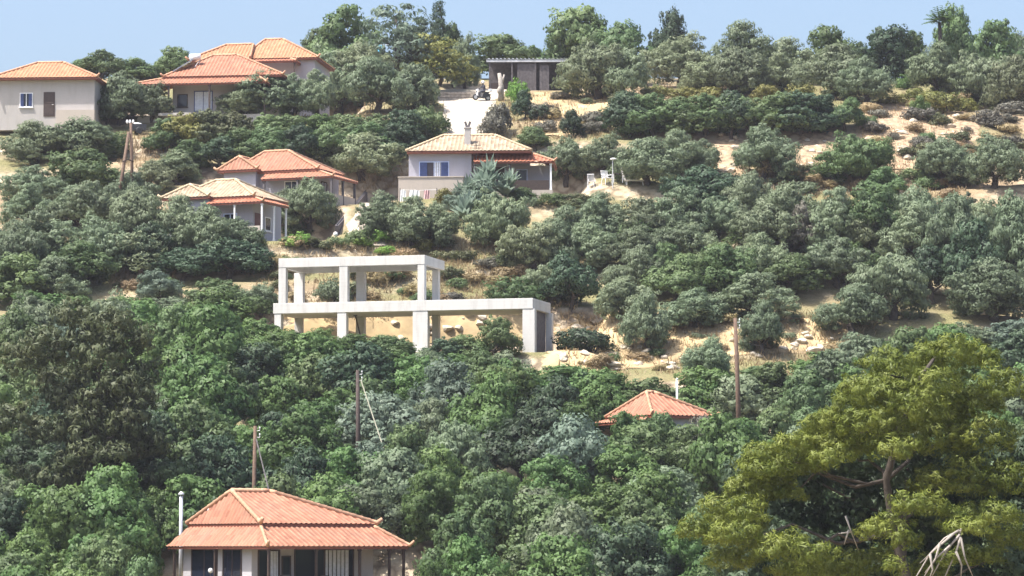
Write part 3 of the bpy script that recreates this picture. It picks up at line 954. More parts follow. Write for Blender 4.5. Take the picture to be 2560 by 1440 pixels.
# ------------------------------------------------------------------ unfinished concrete frame
def frame():
    A = 15.0
    c0 = at(1332, 745, 203.0)
    g = zrow(885, 204)
    h = root('concrete_frame', 'unfinished two-storey white concrete frame of bare columns and slabs', 'building', (c0.x, c0.y, g), R(-A))
    zt = c0.z - g
    D = 4.6
    def U(px, v=0.0):        # distance left of the near corner for a column row in the picture
        lo, hi_ = 0.0, 25.0
        for _ in range(40):
            m_ = (lo + hi_) / 2
            P = on_house(h, -m_, v, 0)
            x = 1280 + F * P.x / (P.y * CP)
            if x > px: lo = m_
            else: hi_ = m_
        return (lo + hi_) / 2
    uL = U(679)
    s = MB(); s.box(-uL, 0, 0, D, zt - .68, zt); s.build('floor_slab', M['concrete'], h, bevel=.02)
    u0, u1 = U(692), U(1060)
    z1 = at(1045, 637, 204.8).z - g
    b = MB()
    b.box(-u0, -u1, 0, .32, z1 - .60, z1); b.box(-u0, -u1, D - .32, D, z1 - .60, z1)
    b.box(-u0, -u0 + .32, .322, D - .322, z1 - .60, z1); b.box(-u1 - .32, -u1, .322, D - .322, z1 - .60, z1)
    b.box(-u0 + .322, -u1 - .322, .322, D - .322, z1 - .16, z1 - .004)
    b.build('roof_slab', M['concrete'], h, bevel=.015)
    def col(a, w, y, dep, z0, z1_, mat='concrete'):
        c = MB(); c.box(-a, -a + w, y, y + dep, z0, z1_); c.build('column', M[mat], h, bevel=.015)
    for px, w in ((692, .50), (845, .56), (1042, .46)):
        col(U(px), w, .02, .45, zt + .002, z1 - .602)
    for px, w in ((737, .62), (893, .58), (1084, .42)):
        col(U(px, D), w, D - .47, .45, zt + .002, z1 - .602)
    b0 = -1.4
    for px, w in ((682, .45), (840, .62), (1030, 1.0), (1306, .80)):
        col(U(px), w, .03, .5, b0, zt - .682)
    for px, w in ((739, .50), (893, .56), (1084, .45), (1369, .42)):
        col(U(px, D), w, D - .5, .47, b0, zt - .682)
    m = MB(); m.box(-.35, -.22, .55, D - .52, b0, zt - .682); m.build('end_wall', M['boards'], h)
    m = MB(); m.box(-U(1368, D) - .1, -.36, D - .3, D - .1, b0, zt - .682); m.build('shade_panel', M['interior'], h)  # dark sheet standing in for the shaded inside of the frame
    m = MB(); m.box(-U(1014), -U(1072), -.25, .9, b0 - .4, .12); m.build('footing', M['concrete'], h)
    # prop leaning between slab and ground
    p = on_house(h, -U(910, 3), 2.6, 0)
    q = root('timber_prop', 'dark slanting timber prop under the slab of the concrete frame', 'prop', (p.x, p.y, g))
    k = MB(); k.tube([(-.5, 0, zt - .70), (-.1, 0, 1.2), (.25, -.1, -.1)], [.05, .05, .05], 6); k.build('pole', M['pole_dark'], q)
    k = MB(); k.box(-.62, -.38, -.12, .12, zt - .735, zt - .686); k.build('head_plate', M['boards'], q)
frame()

# ------------------------------------------------------------------ yellow-roofed cottage
def house_yellow():
    c0 = at(658, 503, 225.0); zg = zrow(603, 227)
    h = root('tiled_cottage', 'small cottage with a weathered yellow tile roof over a red-tiled veranda', 'house', (c0.x, c0.y, zg), R(-24))
    E = c0.z - zg
    skirt(h, (-4.62, 0, 0, 4.0), (-4.62, -1.3, 1.1, 4.0), E, E + .42, 'fr', mat='roof_red', ridge='ridge')
    hip(h, -8.0, -1.2, .85, 6.1, E + .55, 1.52, -5.8, -4.2, 3.5, mat='roof_yellow', ridge='ridge_pale')
    hip(h, -8.5, -4.6, .3, 5.4, E + .60, .98, -6.7, -6.7, 1.3, 3.4, mat='roof_yellow', ridge='ridge_pale')
    w = MB(); w.box(-4.798, -1.55, 1.3, 5.6, -1.2, E + .46); w.box(-8.1, -4.8, .7, 5.1, -1.2, E + .52); w.build('wall', M['wall_lilac'], h)
    fl = MB(); fl.box(-4.6, -.1, .1, 5.6, -1.6, -.02); fl.build('veranda_floor', M['concrete_grey'], h)
    for x, y in ((-4.5, .2), (-2.4, .2), (-.2, .2), (-.2, 2.0), (-.2, 3.8)):
        post(h, x, y, 0, E - .13, .055, 'white')
    window(h, (-3.9, 1.3, .9), 'f', 1.1, 1.15, 'blue_pale', 'glass')
    door(h, (-1.55, 1.6, 0), 'r', .95, 2.05, 'red_door')
    window(h, (-1.55, 3.1, .9), 'r', .9, 1.0, 'white', 'glass')
    window(h, (-6.9, .7, .9), 'f', 1.1, 1.1, 'blue_pale', 'glass')
    m = MB()
    m.box(-2.3, -.35, .14, .26, 0, .95); m.build('parapet', M['plinth'], h)
house_yellow()

# ------------------------------------------------------------------ orange-roofed cottage behind it
def house_orange():
    c0 = at(832, 440, 237.0); zg = zrow(516, 239)
    h = root('tiled_cottage', 'cottage with bright orange hipped roof standing uphill of the yellow-roofed one', 'house', (c0.x, c0.y, zg), R(-22))
    E = c0.z - zg
    skirt(h, (-6.0, 0, 0, 4.6), (-6.0, -1.75, 1.05, 4.6), E, E + .58, 'fr', mat='roof_orange', ridge='ridge')
    hip(h, -9.0, -1.62, .8, 5.6, E + .72, 1.75, -7.2, -5.2, 3.1, mat='roof_orange', ridge='ridge')
    hip(h, -9.8, -6.4, .2, 4.6, E + .84, 1.08, -8.3, -8.3, 1.0, 2.9, mat='roof_orange', ridge='ridge')
    w = MB(); w.box(-6.698, -2.0, 1.25, 5.3, -1.0, E + .62); w.box(-9.4, -6.7, .6, 4.3, -1.0, E + .76); w.build('wall', M['wall_lilac'], h)
    fl = MB(); fl.box(-5.9, -.1, .1, 6.0, -1.4, -.02); fl.build('veranda_floor', M['concrete_grey'], h)
    for x, y in ((-5.8, .2), (-3.0, .2), (-.2, .2), (-.2, 2.2), (-.2, 4.3)):
        post(h, x, y, 0, E - .13, .075, 'boards')
    window(h, (-4.6, 1.25, .9), 'f', 1.2, 1.1, 'white', 'glass')
    door(h, (-3.1, 1.25, 0), 'f', .95, 2.05, 'boards')
    window(h, (-2.0, 2.2, .9), 'r', 1.0, 1.1, 'dark_wood', 'glass')
    m = MB(); m.box(-.26, -.14, .35, 4.3, 0, .8); m.build('parapet', M['plinth'], h)
house_orange()

# ------------------------------------------------------------------ cottage with blue shutters
def house_blue():
    Y = 241.5
    k = ppm(Y)
    c0 = at(1022, 380, Y); zg = zrow(503, Y)
    h = root('tiled_cottage', 'cottage with blue-shuttered window, pale chimney and dark porch below the dirt track', 'house', (c0.x, c0.y, zg), R(-3))
    E = c0.z - zg
    L = 158 / k
    W2 = 364 / k
    hip(h, -.15, 9.35, -.55, 5.6, E, 1.55, 2.45, 6.4, 2.6, mat='roof_yellow', ridge='ridge_pale', up=False)
    zs = E - 28 / k
    skirt(h, (4.95, W2 + .1, -.55, 4.8), (4.95, W2 - 1.55, .75, 4.8), zs, E - .15, 'fr', mat='roof_red', ridge='ridge')
    w = MB(); w.box(0, L, 0, 5.2, -.8, E - .15); w.box(L + .002, W2 - .3, 1.75, 4.7, -.8, zs - .05); w.box(L + .002, 9.0, 1.9, 5.2, zs - .049, E - .15); w.build('wall', M['wall_lilac'], h)
    zf = (503 - 478) / k
    fl = MB(); fl.box(L + .002, W2 - .05, -.4, 1.74, -.9, zf); fl.build('porch_base', M['plinth'], h)
    for x in (L + .25, 7.7, W2 - .18): post(h, x, -.3, zf, zs - .13, .065, 'white' if x > 9 else 'boards')
    t = MB(); t.box(-.7, 4.2, -1.0, -.002, -1.0, 56 / k); t.box(-.75, 4.25, -1.05, 0.0, 56 / k + .001, 56 / k + .08); t.build('terrace_wall', M['plinth'], h)
    window(h, (26 / k, 0, (503 - 447) / k), 'f', 76 / k, 44 / k, 'blue_pale', 'interior', shutters='blue', curtain=True)
    door(h, (6.2, 1.75, zf), 'f', .95, 2.0, 'dark_wood')
    window(h, (5.2, 1.75, zf + .8), 'f', .8, 1.1, 'boards', 'glass', curtain=True)
    window(h, (8.1, 1.75, zf + .75), 'f', .85, 1.1, 'blue_pale', 'glass')
    m = MB(); m.box(7.75, W2 - .3, -.35, -.25, zf, zf + .75); m.build('porch_rail', M['dark_wood'], h)
    m = MB(); m.box(7.0, 7.6, .6, 1.0, zf, zf + .45); m.build('bench', M['white'], h)
    chimney(h, 4.42, .9, E + .2, E + 62 / k, .46, 'wall')
    a = root('antenna', 'dark television antenna on a short mast where the pale roof meets the red porch roof', 'antenna', on_house(h, 5.15, -.25, zs))
    m = MB(); m.tube([(0, 0, 0), (0, 0, 46 / k)], .028, 6); m.build('mast', M['metal_dark'], a)
    m = MB(); m.tube([(-.36, 0, 43 / k), (.36, 0, 43 / k)], .022, 6)
    for i in range(6): m.tube([(-.33 + .13 * i, -.22, 43 / k), (-.33 + .13 * i, .22, 43 / k)], .012, 5)
    m.build('aerial', M['metal_dark'], a)
house_blue()

# ------------------------------------------------------------------ long house with solar heater at the top left
def house_top():
    c0 = at(640, 205, 264.0); zg = zrow(291, 266)
    h = root('tiled_house', 'long low house with wide orange roof and solar water heater under the skyline', 'house', (c0.x, c0.y, zg), R(-8))
    E = c0.z - zg; k = ppm(266)
    skirt(h, (-10.7, .9, 0, 6.5), (-8.0, -.2, 1.7, 6.5), E, E + .72, 'frl', mat='roof_orange', ridge='ridge')
    hip(h, -8.3, 2.0, 1.4, 9.0, E + .80, 2.3, -4.9, -2.8, 5.2, mat='roof_orange', ridge='ridge')
    w = MB(); w.box(-7.6, 1.5, 2.0, 8.6, -.8, E + .7); w.build('wall', M['wall'], h)
    fl = MB(); fl.box(-10.2, .6, .3, 8.6, -1.0, -.02); fl.build('veranda_floor', M['concrete_grey'], h)
    sl = MB(); sl.box(-8.2, -5.4, -.5, .25, -.12, .10); sl.build('step', M['concrete_grey'], h)
    for x in (-10.5, -7.5, -4.0, .7): post(h, x, .2, 0, E - .13, .07)
    window(h, (-5.75, 2.0, .5), 'f', 1.6, 1.75, 'blue', 'curtain', name='glass_door', sill=False)
    window(h, (-7.2, 2.0, .9), 'f', .9, 1.1, 'dark_wood', 'glass')
    window(h, (-2.6, 2.0, .9), 'f', 1.2, 1.1, 'white', 'glass')
    # solar heater lies on the roof: a thing of its own
    s = root('solar_heater', 'white rooftop solar water heater with sloping glass panel on the long house', 'heater', on_house(h, -6.95, 3.2, E + 1.5), R(-8))
    p = MB(); p.obox((-1.35, -.7, -.45), (.65, .1, .95), 1.3, .10); p.build('panel', M['panel'], s)
    t = MB(); t.tube([(.45, .25, 1.25), (1.35, .25, 1.25)], .27, 14); t.build('tank', M['white'], s, smooth=True)
    l = MB()
    for x in (.5, 1.3): l.tube([(x, .25, 1.0), (x, .35, -.1)], .03, 6); l.tube([(x, .25, 1.0), (x - .6, -.4, -.2)], .03, 6)
    l.build('stand', M['metal'], s)
    # taller house behind
    b0 = at(796, 143, 274.0); zb = zrow(285, 274)
    b = root('tiled_house', 'taller orange-roofed house rising behind the one with the solar heater', 'house', (b0.x, b0.y, zb), R(-8))
    Eb = b0.z - zb
    hip(b, -7.0, 0, 0, 7.4, Eb, 2.2, -5.5, -3.9, 3.6, mat='roof_pale', ridge='ridge')
    hip(b, -11.4, -5.9, -.6, 4.6, Eb - .1, 1.65, -8.6, -6.2, 2.0, mat='roof_pale', ridge='ridge')
    skirt(b, (-6.0, -1.6, -1.6, 2.0), (-6.0, -2.4, -.2, 2.0), Eb - .50, Eb - .15, 'fr', mat='roof_red', ridge='ridge')
    w = MB(); w.box(-6.6, -.4, .4, 7.0, -.8, Eb - .05); w.box(-10.9, -6.602, .2, 4.2, -.8, Eb - .2); w.build('wall', M['wall_white'], b)
    post(b, -1.8, -1.4, -.5, Eb - .63, .06)
    window(b, (-3.5, .4, 1.6), 'f', 1.0, 1.1, 'white', 'glass')
    window(b, (-1.6, .4, 1.6), 'f', .8, 1.0, 'white', 'glass')
house_top()

def house_left():
    c0 = at(245, 193, 262.0); zg = zrow(300, 264)
    h = root('tiled_house', 'pale house with orange roof cut by the picture edge beside the long house', 'house', (c0.x, c0.y, zg), R(-4))
    E = c0.z - zg
    hip(h, -9.0, 0, -.2, 7.0, E, 1.75, -5.8, -3.6, 3.4, mat='roof_pale', ridge='ridge')
    w = MB(); w.box(-8.6, -.35, .35, 6.6, -1, E - .1); w.build('wall', M['wall'], h)
    w = MB(); w.box(-3.4, -.2, -.35, .345, -1, .55); w.build('terrace_wall', M['plinth'], h)
    window(h, (-6.6, .35, .9), 'f', 1.1, 1.2, 'white', 'glass', shutters='blue')
    door(h, (-4.6, .35, .1), 'f', .95, 2.05, 'dark_wood')
house_left()

# ------------------------------------------------------------------ shed at the top of the track
def shed():
    c0 = at(1216, 150, 298.0); zg = zrow(228, 298)
    h = root('tin_roof_shed', 'dark open shed with pale corrugated tin roof at the top of the dirt track', 'shed', (c0.x, c0.y, zg), R(-1))
    E = c0.z - zg; k = ppm(298); W = 205 / k
    m = MB(); n = 120
    for i in range(n):
        x0 = W * i / n; x1 = W * (i + 1) / n
        a = .035 * math.sin(i * 1.05); b = .035 * math.sin((i + 1) * 1.05)
        m.quad((x0, -.2, E + .1 + a), (x1, -.2, E + .1 + b), (x1, 4.6, E + .85 + b), (x0, 4.6, E + .85 + a))
        m.quad((x0, -.2, E + .06 + a), (x0, 4.6, E + .81 + a), (x1, 4.6, E + .81 + b), (x1, -.2, E + .06 + b))
    ro = m.build('roof', M['metal'], h)
    m = MB(); m.box(0, W, -.16, -.06, E - .22, E + .03); m.build('fascia_board', M['metal'], ro)
    for x in (.3, 2.4, 4.6, W - .2): post(h, x, 0, -.3, E - .23, .07, 'boards')
    m = MB(); m.box(.2, W - .1, 3.6, 3.72, -.4, E + .5); m.box(W - .22, W - .1, .1, 3.598, -.4, E - .05); m.build('wall', M['boards'], h)
    m = MB()
    for i in range(7): m.box(2.9 + i * .235, 2.9 + i * .235 + .215, .02 + .01 * (i % 2), .06 + .01 * (i % 2), -.1, E - .35)
    m.build('panel', M['boards'], h)
    m = MB()
    for i in range(3): m.box(5.0 + i * .3, 5.0 + i * .3 + .28, .03, .07, -.1, E - .5)
    m.build('panel', M['boards'], h)
    m = MB(); m.box(.4, 2.3, .8, 2.6, .0, .9); m.build('workbench', M['dark_wood'], h)
    w = root('stone_wall', 'low stone retaining wall along the head of the dirt track', 'wall', at(1100, 244, 291.5), 0)
    rng = random.Random(3); m = MB()
    L = 96 / ppm(291.5)
    for r_ in range(3):
        x = 0.0
        while x < L:
            l = rng.uniform(.22, .5)
            m.box(x, min(x + l - .015, L), rng.uniform(-.04, .04), .35, -.25 + r_ * .27, r_ * .27 - .002 + rng.uniform(-.02, .015))
            x += l
    m.build('stones', M['stone'], w, bevel=.02)
shed()

# ------------------------------------------------------------------ poles
def pole(label, px, top, base, Y, r=.13, lean=0.0, mat='pole', stay=None, name='utility_pole', arm=True):
    b = at(px, base, Y); g = tz(b.x, b.y)
    t = at(px + lean, top, Y)
    o = root(name, label, 'pole', (b.x, b.y, g))
    Hh = t.z - g; dx = t.x - b.x
    m = MB(); m.tube([(0, 0, -.5), (dx * .5 + .02, 0, Hh * .5), (dx, 0, Hh)], [r * 1.2, r, r * .75], 10); m.build('shaft', M[mat], o, smooth=True)
    if arm:
        m = MB()
        for q in range(2):
            z = Hh - .25 - .35 * q
            m.tube([(dx + r * .7, -.02, z), (dx + r * .7 + .16, -.02, z), (dx + r * .7 + .16, -.02, z + .12)], .018, 5)
            m.lathe([(.015, z + .12), (.04, z + .14), (.035, z + .19), (.015, z + .21)], (dx + r * .7 + .16, -.02, 0), 8)
        m.build('insulator', M['white'], o)
    if stay:
        s = at(stay[0], stay[1], Y - 3.2); st = at(stay[2], stay[3], Y)
        m = MB(); m.tube([(s.x - b.x, s.y - b.y, s.z - g - 1.2), (st.x - b.x, 0, st.z - g)], .035, 6); m.build('stay_wire', M[stay[4]], o)
    return o
pole('weathered wooden pole rising behind the ridge of the big veranda house', 630, 1065, 1360, 169.0, .12, 8, 'pole', (690, 1240, 640, 1095, 'boards'))
pole('dark tarred pole braced by a pale slanting stay in the thicket', 895, 925, 1200, 182.0, .13, -1, 'pole_dark', (982, 1135, 902, 950, 'wire'))
pole('tall leaning brown pole in front of the sandy bank', 1849, 795, 1120, 188.0, .14, -11, 'pole')
def aframe():
    Y = 236.0
    a = at(288, 505, Y - 1.5); b = at(333, 480, Y); t = at(327, 308, Y)
    o = root('utility_pole', 'brown A-shaped double pole among the olives downhill of the long house', 'pole', (a.x, a.y, tz(a.x, a.y)))
    def rel(p, dz=0): return (p.x - o.location.x, p.y - o.location.y, p.z - o.location.z + dz)
    m = MB(); m.tube([rel(a, -1.5), rel(at(322, 330, Y - .2))], [.15, .11], 8); m.build('leg', M['pole'], o, smooth=True)
    m = MB(); m.tube([rel(b, -1.5), rel(t)], [.14, .10], 8); m.build('leg', M['pole'], o, smooth=True)
    m = MB(); m.tube([rel(at(306, 404, Y - .9)), rel(at(320, 398, Y - .4)), rel(at(333, 404, Y - .02))], .045, 6); m.build('crosspiece', M['pole_dark'], o)
    m = MB()
    for q in (318, 325, 333): 
        c = rel(at(q, 306, Y)); m.lathe([(.03, c[2] - .1), (.09, c[2]), (.08, c[2] + .14), (.02, c[2] + .2)], (c[0], c[1], 0), 8)
    m.build('insulator', M['white'], o)
aframe()

# ------------------------------------------------------------------ rider on a scooter
def scooter_and_rider():
    Y = 290.5
    g = at(1204, 246, Y)
    zg = tz(g.x, g.y) + .1
    k = 1.0
    rz = R(205)                    # rides down the track towards the left of the picture
    o = root('scooter', 'dark motor scooter with pale front shield stopped at the head of the dirt track', 'scooter', (g.x, g.y, zg), rz)
    def wheel(x):
        t = MB(); seg = 18
        prof = [(.17, -.05), (.25, -.055), (.285, -.03), (.285, .03), (.25, .055), (.17, .05)]
        t.lathe(prof, (x, 0, .285), seg, 'y'); w = t.build('wheel', M['black'], o, smooth=True)
        r = MB(); r.lathe([(.03, -.07), (.16, -.06), (.165, .06), (.03, .07)], (x, 0, .285), 12, 'y'); r.build('rim', M['metal'], w)
    wheel(.62); wheel(-.62)
    b = MB()
    sec = [(-.85, .62, .12), (-.6, .72, .19), (-.2, .70, .19), (-.1, .40, .16), (.25, .34, .16), (.42, .45, .17), (.5, .95, .12)]
    bot = [.5, .38, .26, .24, .24, .28, .55]
    pr = None
    for (x, z, w), zb in zip(sec, bot):
        ring = [(x, -w, zb), (x, -w, z - .05), (x, -w * .6, z), (x, w * .6, z), (x, w, z - .05), (x, w, zb)]
        if pr:
            for i in range(6): b.quad(pr[i], ring[i], ring[(i + 1) % 6], pr[(i + 1) % 6])
        else: b.poly(ring)
        pr = ring
    b.poly(pr[::-1]); b.build('body', M['scooter'], o)
    s = MB(); s.box(-.75, -.08, -.15, .15, .735, .82); s.build('seat', M['black'], o, bevel=.03)
    f = MB(); f.obox((.5, 0, .42), (.42, 0, 1.02), .40, .07); f.build('front_shield', M['white'], o, bevel=.02)
    f = MB(); f.tube([(.60, 0, .3), (.40, 0, 1.05)], .035, 8); f.build('fork', M['metal'], o)
    f = MB(); f.tube([(.36, -.34, 1.06), (.40, 0, 1.04), (.36, .34, 1.06)], .02, 6); f.build('handlebar', M['metal_dark'], o)
    f = MB(); f.lathe([(.09, .50), (.085, .55), (.03, .57)], (0, 0, .92), 12, 'x'); f.build('headlight', M['white'], o)
    f = MB(); f.box(-1.02, -.74, -.17, .17, .86, 1.12); f.build('top_box', M['white'], o, bevel=.03)
    f = MB(); f.tube([(-.2, -.2, .25), (-.85, -.22, .33)], [.035, .06], 8); f.build('exhaust', M['metal'], o)

    p = root('person', 'person in dark clothes and white helmet sitting on the scooter', 'person', (g.x, g.y, zg), rz)
    J = {}; E_ = []; 
    def j(n, co, r): J[n] = (co, r)
    j('pelvis', (-.30, 0, .92), .150); j('waist', (-.28, 0, 1.08), .135); j('chest', (-.22, 0, 1.30), .165); j('neckbase', (-.17, 0, 1.47), .085)
    j('neck', (-.15, 0, 1.54), .058); j('head', (-.12, 0, 1.66), .095); j('crown', (-.13, 0, 1.76), .08)
    for s_, y in (('l', 1), ('r', -1)):
        j('sh' + s_, (-.20, .19 * y, 1.41), .068); j('el' + s_, (.02, .27 * y, 1.18), .046); j('wr' + s_, (.27, .29 * y, 1.09), .031); j('palm' + s_, (.34, .29 * y, 1.09), .034)
        j('hip' + s_, (-.24, .10 * y, .90), .105); j('kn' + s_, (.17, .17 * y, .82), .070); j('an' + s_, (.12, .16 * y, .42), .045); j('toe' + s_, (.30, .16 * y, .37), .038)
    ed = [('pelvis', 'waist'), ('waist', 'chest'), ('chest', 'neckbase'), ('neckbase', 'neck'), ('neck', 'head'), ('head', 'crown')]
    for s_ in 'lr':
        ed += [('chest', 'sh' + s_), ('sh' + s_, 'el' + s_), ('el' + s_, 'wr' + s_), ('wr' + s_, 'palm' + s_), ('pelvis', 'hip' + s_), ('hip' + s_, 'kn' + s_), ('kn' + s_, 'an' + s_), ('an' + s_, 'toe' + s_)]
        y = 1 if s_ == 'l' else -1
        for q in range(4):             # fingers close round the grip
            n1, n2 = 'f%d%sa' % (q, s_), 'f%d%sb' % (q, s_)
            yy = (.265 + .02 * q) * y
            j(n1, (.385, yy, 1.085), .010); j(n2, (.385 - .01 * q, yy, 1.045), .009)
            ed += [('palm' + s_, n1), (n1, n2)]
        j('th' + s_, (.355, .25 * y, 1.06), .011); ed.append(('palm' + s_, 'th' + s_))
    names = list(J)
    me = bpy.data.meshes.new('body')
    me.from_pydata([J[n][0] for n in names], [(names.index(a), names.index(b_)) for a, b_ in ed], [])
    me.materials.append(M['jacket'])
    bo = link(bpy.data.objects.new('body', me)); bo.parent = p
    sk = bo.modifiers.new('skin', 'SKIN'); sk.use_smooth_shade = True
    for i, n in enumerate(names): me.skin_vertices[0].data[i].radius = (J[n][1], J[n][1])
    for i, n in enumerate(names): me.skin_vertices[0].data[i].use_root = (n == 'pelvis')
    bo.modifiers.new('smooth', 'SUBSURF').levels = 1
    hm = MB(); hm.lathe([(.150, 1.60), (.160, 1.68), (.150, 1.76), (.115, 1.83), (.05, 1.865), (.005, 1.87)], (-.13, 0, 0), 16); hm.build('helmet', M['white'], p, smooth=True)
    fc = MB(); fc.obox((.005, 0, 1.66), (.022, 0, 1.66), .19, .12); fc.build('visor', M['metal_dark'], p)
scooter_and_rider()

# ------------------------------------------------------------------ garden things on the terraces
def gp(px, py, Y=None):
    return hit(px, py) if Y is None else Vector((at(px, py, Y).x, Y, tz(at(px, py, Y).x, Y)))
chair('white garden chair seen from behind, alone at the cottage end of the dark olive shade', gp(1478, 470), R(170), 'white', 1.1)
chair('tall white folding chair under the hanging lamp beside the blue-shuttered cottage', gp(1517, 466), R(30), 'white', 1.25)
def lounger():
    p = gp(1572, 466)
    o = root('sun_lounger', 'white garden lounger with raised back below the hanging lamp', 'lounger', p, R(10))
    m = MB(); m.box(-.3, 1.15, -.32, .32, .36, .44); m.build('seat', M['white'], o, bevel=.02)
    m = MB(); m.obox((-.3, 0, .42), (-.62, 0, 1.35), .6, .07); m.build('backrest', M['white'], o, bevel=.02)
    for x in (-.2, 1.0):
        for y in (-.27, .27):
            m = MB(); m.tube([(x, y, .37), (x * 1.08, y * 1.1, 0)], .03, 6); m.build('leg', M['white'], o)
lounger()
def gtable():
    p = gp(1545, 460)
    o = root('garden_table', 'dark garden table between the tall white chair and the lounger', 'table', p)
    m = MB(); m.box(-.4, .4, -.35, .35, .68, .73); m.build('tabletop', M['boards'], o, bevel=.01)
    for x in (-.34, .34):
        for y in (-.3, .3):
            m = MB(); m.box(x - .03, x + .03, y - .03, y + .03, 0, .679); m.build('leg', M['white'], o)
gtable()
def lamp_post():
    p = gp(1532, 470)
    o = root('garden_lamp', 'white garden lamp on a grey post over the white chairs', 'lamp', p)
    t = at(1532, 400, p.y).z - p.z
    m = MB(); m.tube([(0, 0, -.2), (0, 0, t)], .04, 8); m.build('post', M['metal'], o)
    m = MB(); m.lathe([(.05, t), (.26, t + .03), (.24, t + .11), (.05, t + .16)], (.06, 0, 0), 14); m.build('lamp_shade', M['white'], o, smooth=True)
lamp_post()
for px, lab in ((1086, 'white plastic chair under the olives, the one nearer the driveway'), (1118, 'white plastic chair under the olives, the one nearer the grey-green bushy olive')):
    chair(lab, gp(px, 594), R(185), 'white', .95, group='white plastic chairs under the olives')
def bollard(px, py, label, r=.16):
    p = gp(px, py)
    o = root('garden_lamp', label, 'lamp', p)
    m = MB(); m.tube([(0, 0, -.1), (0, 0, .42)], .04, 8); m.build('post', M['metal'], o)
    m = MB(); m.lathe([(.03, .42), (r * .8, .47), (r, .58), (r * .8, .70), (.03, .74)], (0, 0, 0), 14); m.build('globe', M['white'], o, smooth=True)
bollard(839, 607, 'low white globe lamp at the foot of the driveway')
bollard(1008, 602, 'low white globe lamp beside the driveway under the olives', .2)
def tank():
    p = gp(391, 612)
    o = root('water_tank', 'bright white upright water tank under the olives below the yellow-roofed cottage', 'tank', p)
    m = MB(); m.lathe([(.40, .0), (.42, .05), (.42, .5), (.45, .53), (.42, .56), (.42, 1.05), (.38, 1.2), (.18, 1.3)], (0, 0, 0), 20); m.build('body', M['white'], o, smooth=True)
    m = MB(); m.lathe([(.16, 1.30), (.16, 1.37), (.05, 1.39)], (0, 0, 0), 12); m.build('lid', M['blue_pale'], o)
tank()
def cloth():
    a = at(949, 112, 299.0)
    o = root('towel', 'light blue towel hung among the grey-green trees on the skyline', 'towel', (a.x, a.y, a.z))
    m = MB(); n = 8
    for i in range(n):
        for k in range(6):
            def P(i, k): return (-.19 + .38 * i / n, .05 * math.sin(i * 1.3 + k * .4) - .01 * k, -.16 * k - .02 * math.sin(i))
            m.quad(P(i, k), P(i + 1, k), P(i + 1, k + 1), P(i, k + 1))
    m.build('cloth', M['cloth_blue'], o, smooth=True)
    l = root('clothes_line', 'thin clothes line strung between two posts carrying the blue towel', 'clothes line', (a.x - 1.5, a.y, tz(a.x - 1.5, a.y)))
    z = a.z - l.location.z
    q = MB(); q.tube([(0, 0, z + .02), (1.5, 0, z - .01), (3.0, 0, z + .03)], .012, 5); q.build('line', M['white'], l)
    for x in (0, 3.0):
        q = MB(); q.tube([(x, 0, -.3), (x, 0, z + .1)], .045, 6); q.build('post', M['boards'], l)
cloth()
def stump():
    p = gp(1252, 252)
    o = root('gate_post', 'pale forked old trunk used as a gate post beside the dirt track', 'post', p)
    H = at(1252, 183, p.y).z - p.z
    m = MB(); m.tube([(0, 0, -.3), (.05, 0, H * .5), (-.15, 0, H)], [.30, .24, .17], 9); m.tube([(.05, 0, H * .55), (.32, 0, H * .95)], [.14, .08], 7); m.build('trunk', M['bark_pale'], o, smooth=True)
    m = MB(); m.lathe([(.12, H * .22), (.24, H * .3), (.22, H * .42), (.1, H * .5)], (-.1, -.25, 0), 10); m.build('knot', M['bark_pale'], o, smooth=True)
stump()
def railing():
    a = hit(842, 592); b = hit(915, 508)
    o = root('ramp_parapet', 'dark grey sloping parapet beside the pale driveway between the cottages', 'parapet', a)
    r = (b - a)
    m = MB(); n = 8
    for i in range(n):
        p = r * (i / n); q = r * ((i + .97) / n)
        m.obox(p + Vector((0, 0, .35)), q + Vector((0, 0, .35)), .25, .95)
    m.build('wall', M['boards'], o)
    m = MB(); m.tube([Vector((0, 0, .9)), r + Vector((0, 0, .95))], .04, 6); m.build('handrail', M['metal_dark'], o)
    a = hit(905, 600); 
railing()
def drywall(label, px0, px1, py, Y, rows, seed, mat='stone'):
    a = at(px0, py, Y); L = (px1 - px0) / ppm(Y)
    o = root('stone_wall', label, 'wall', (a.x, a.y, a.z))
    rng = random.Random(seed); m = MB()
    for r_ in range(rows):
        x = 0.0
        while x < L:
            l = rng.uniform(.25, .6)
            g = tz(a.x + x, a.y) - a.z
            m.box(x, min(x + l - .02, L), rng.uniform(-.06, .06), .4, g - .3 + r_ * .3, g - .3 + r_ * .3 + .285)
            x += l
    m.build('stones', M[mat], o, bevel=.03)
drywall('pale stone terrace wall under the olives in front of the yellow-roofed cottage', 400, 640, 618, 224.5, 4, 8, 'rock')

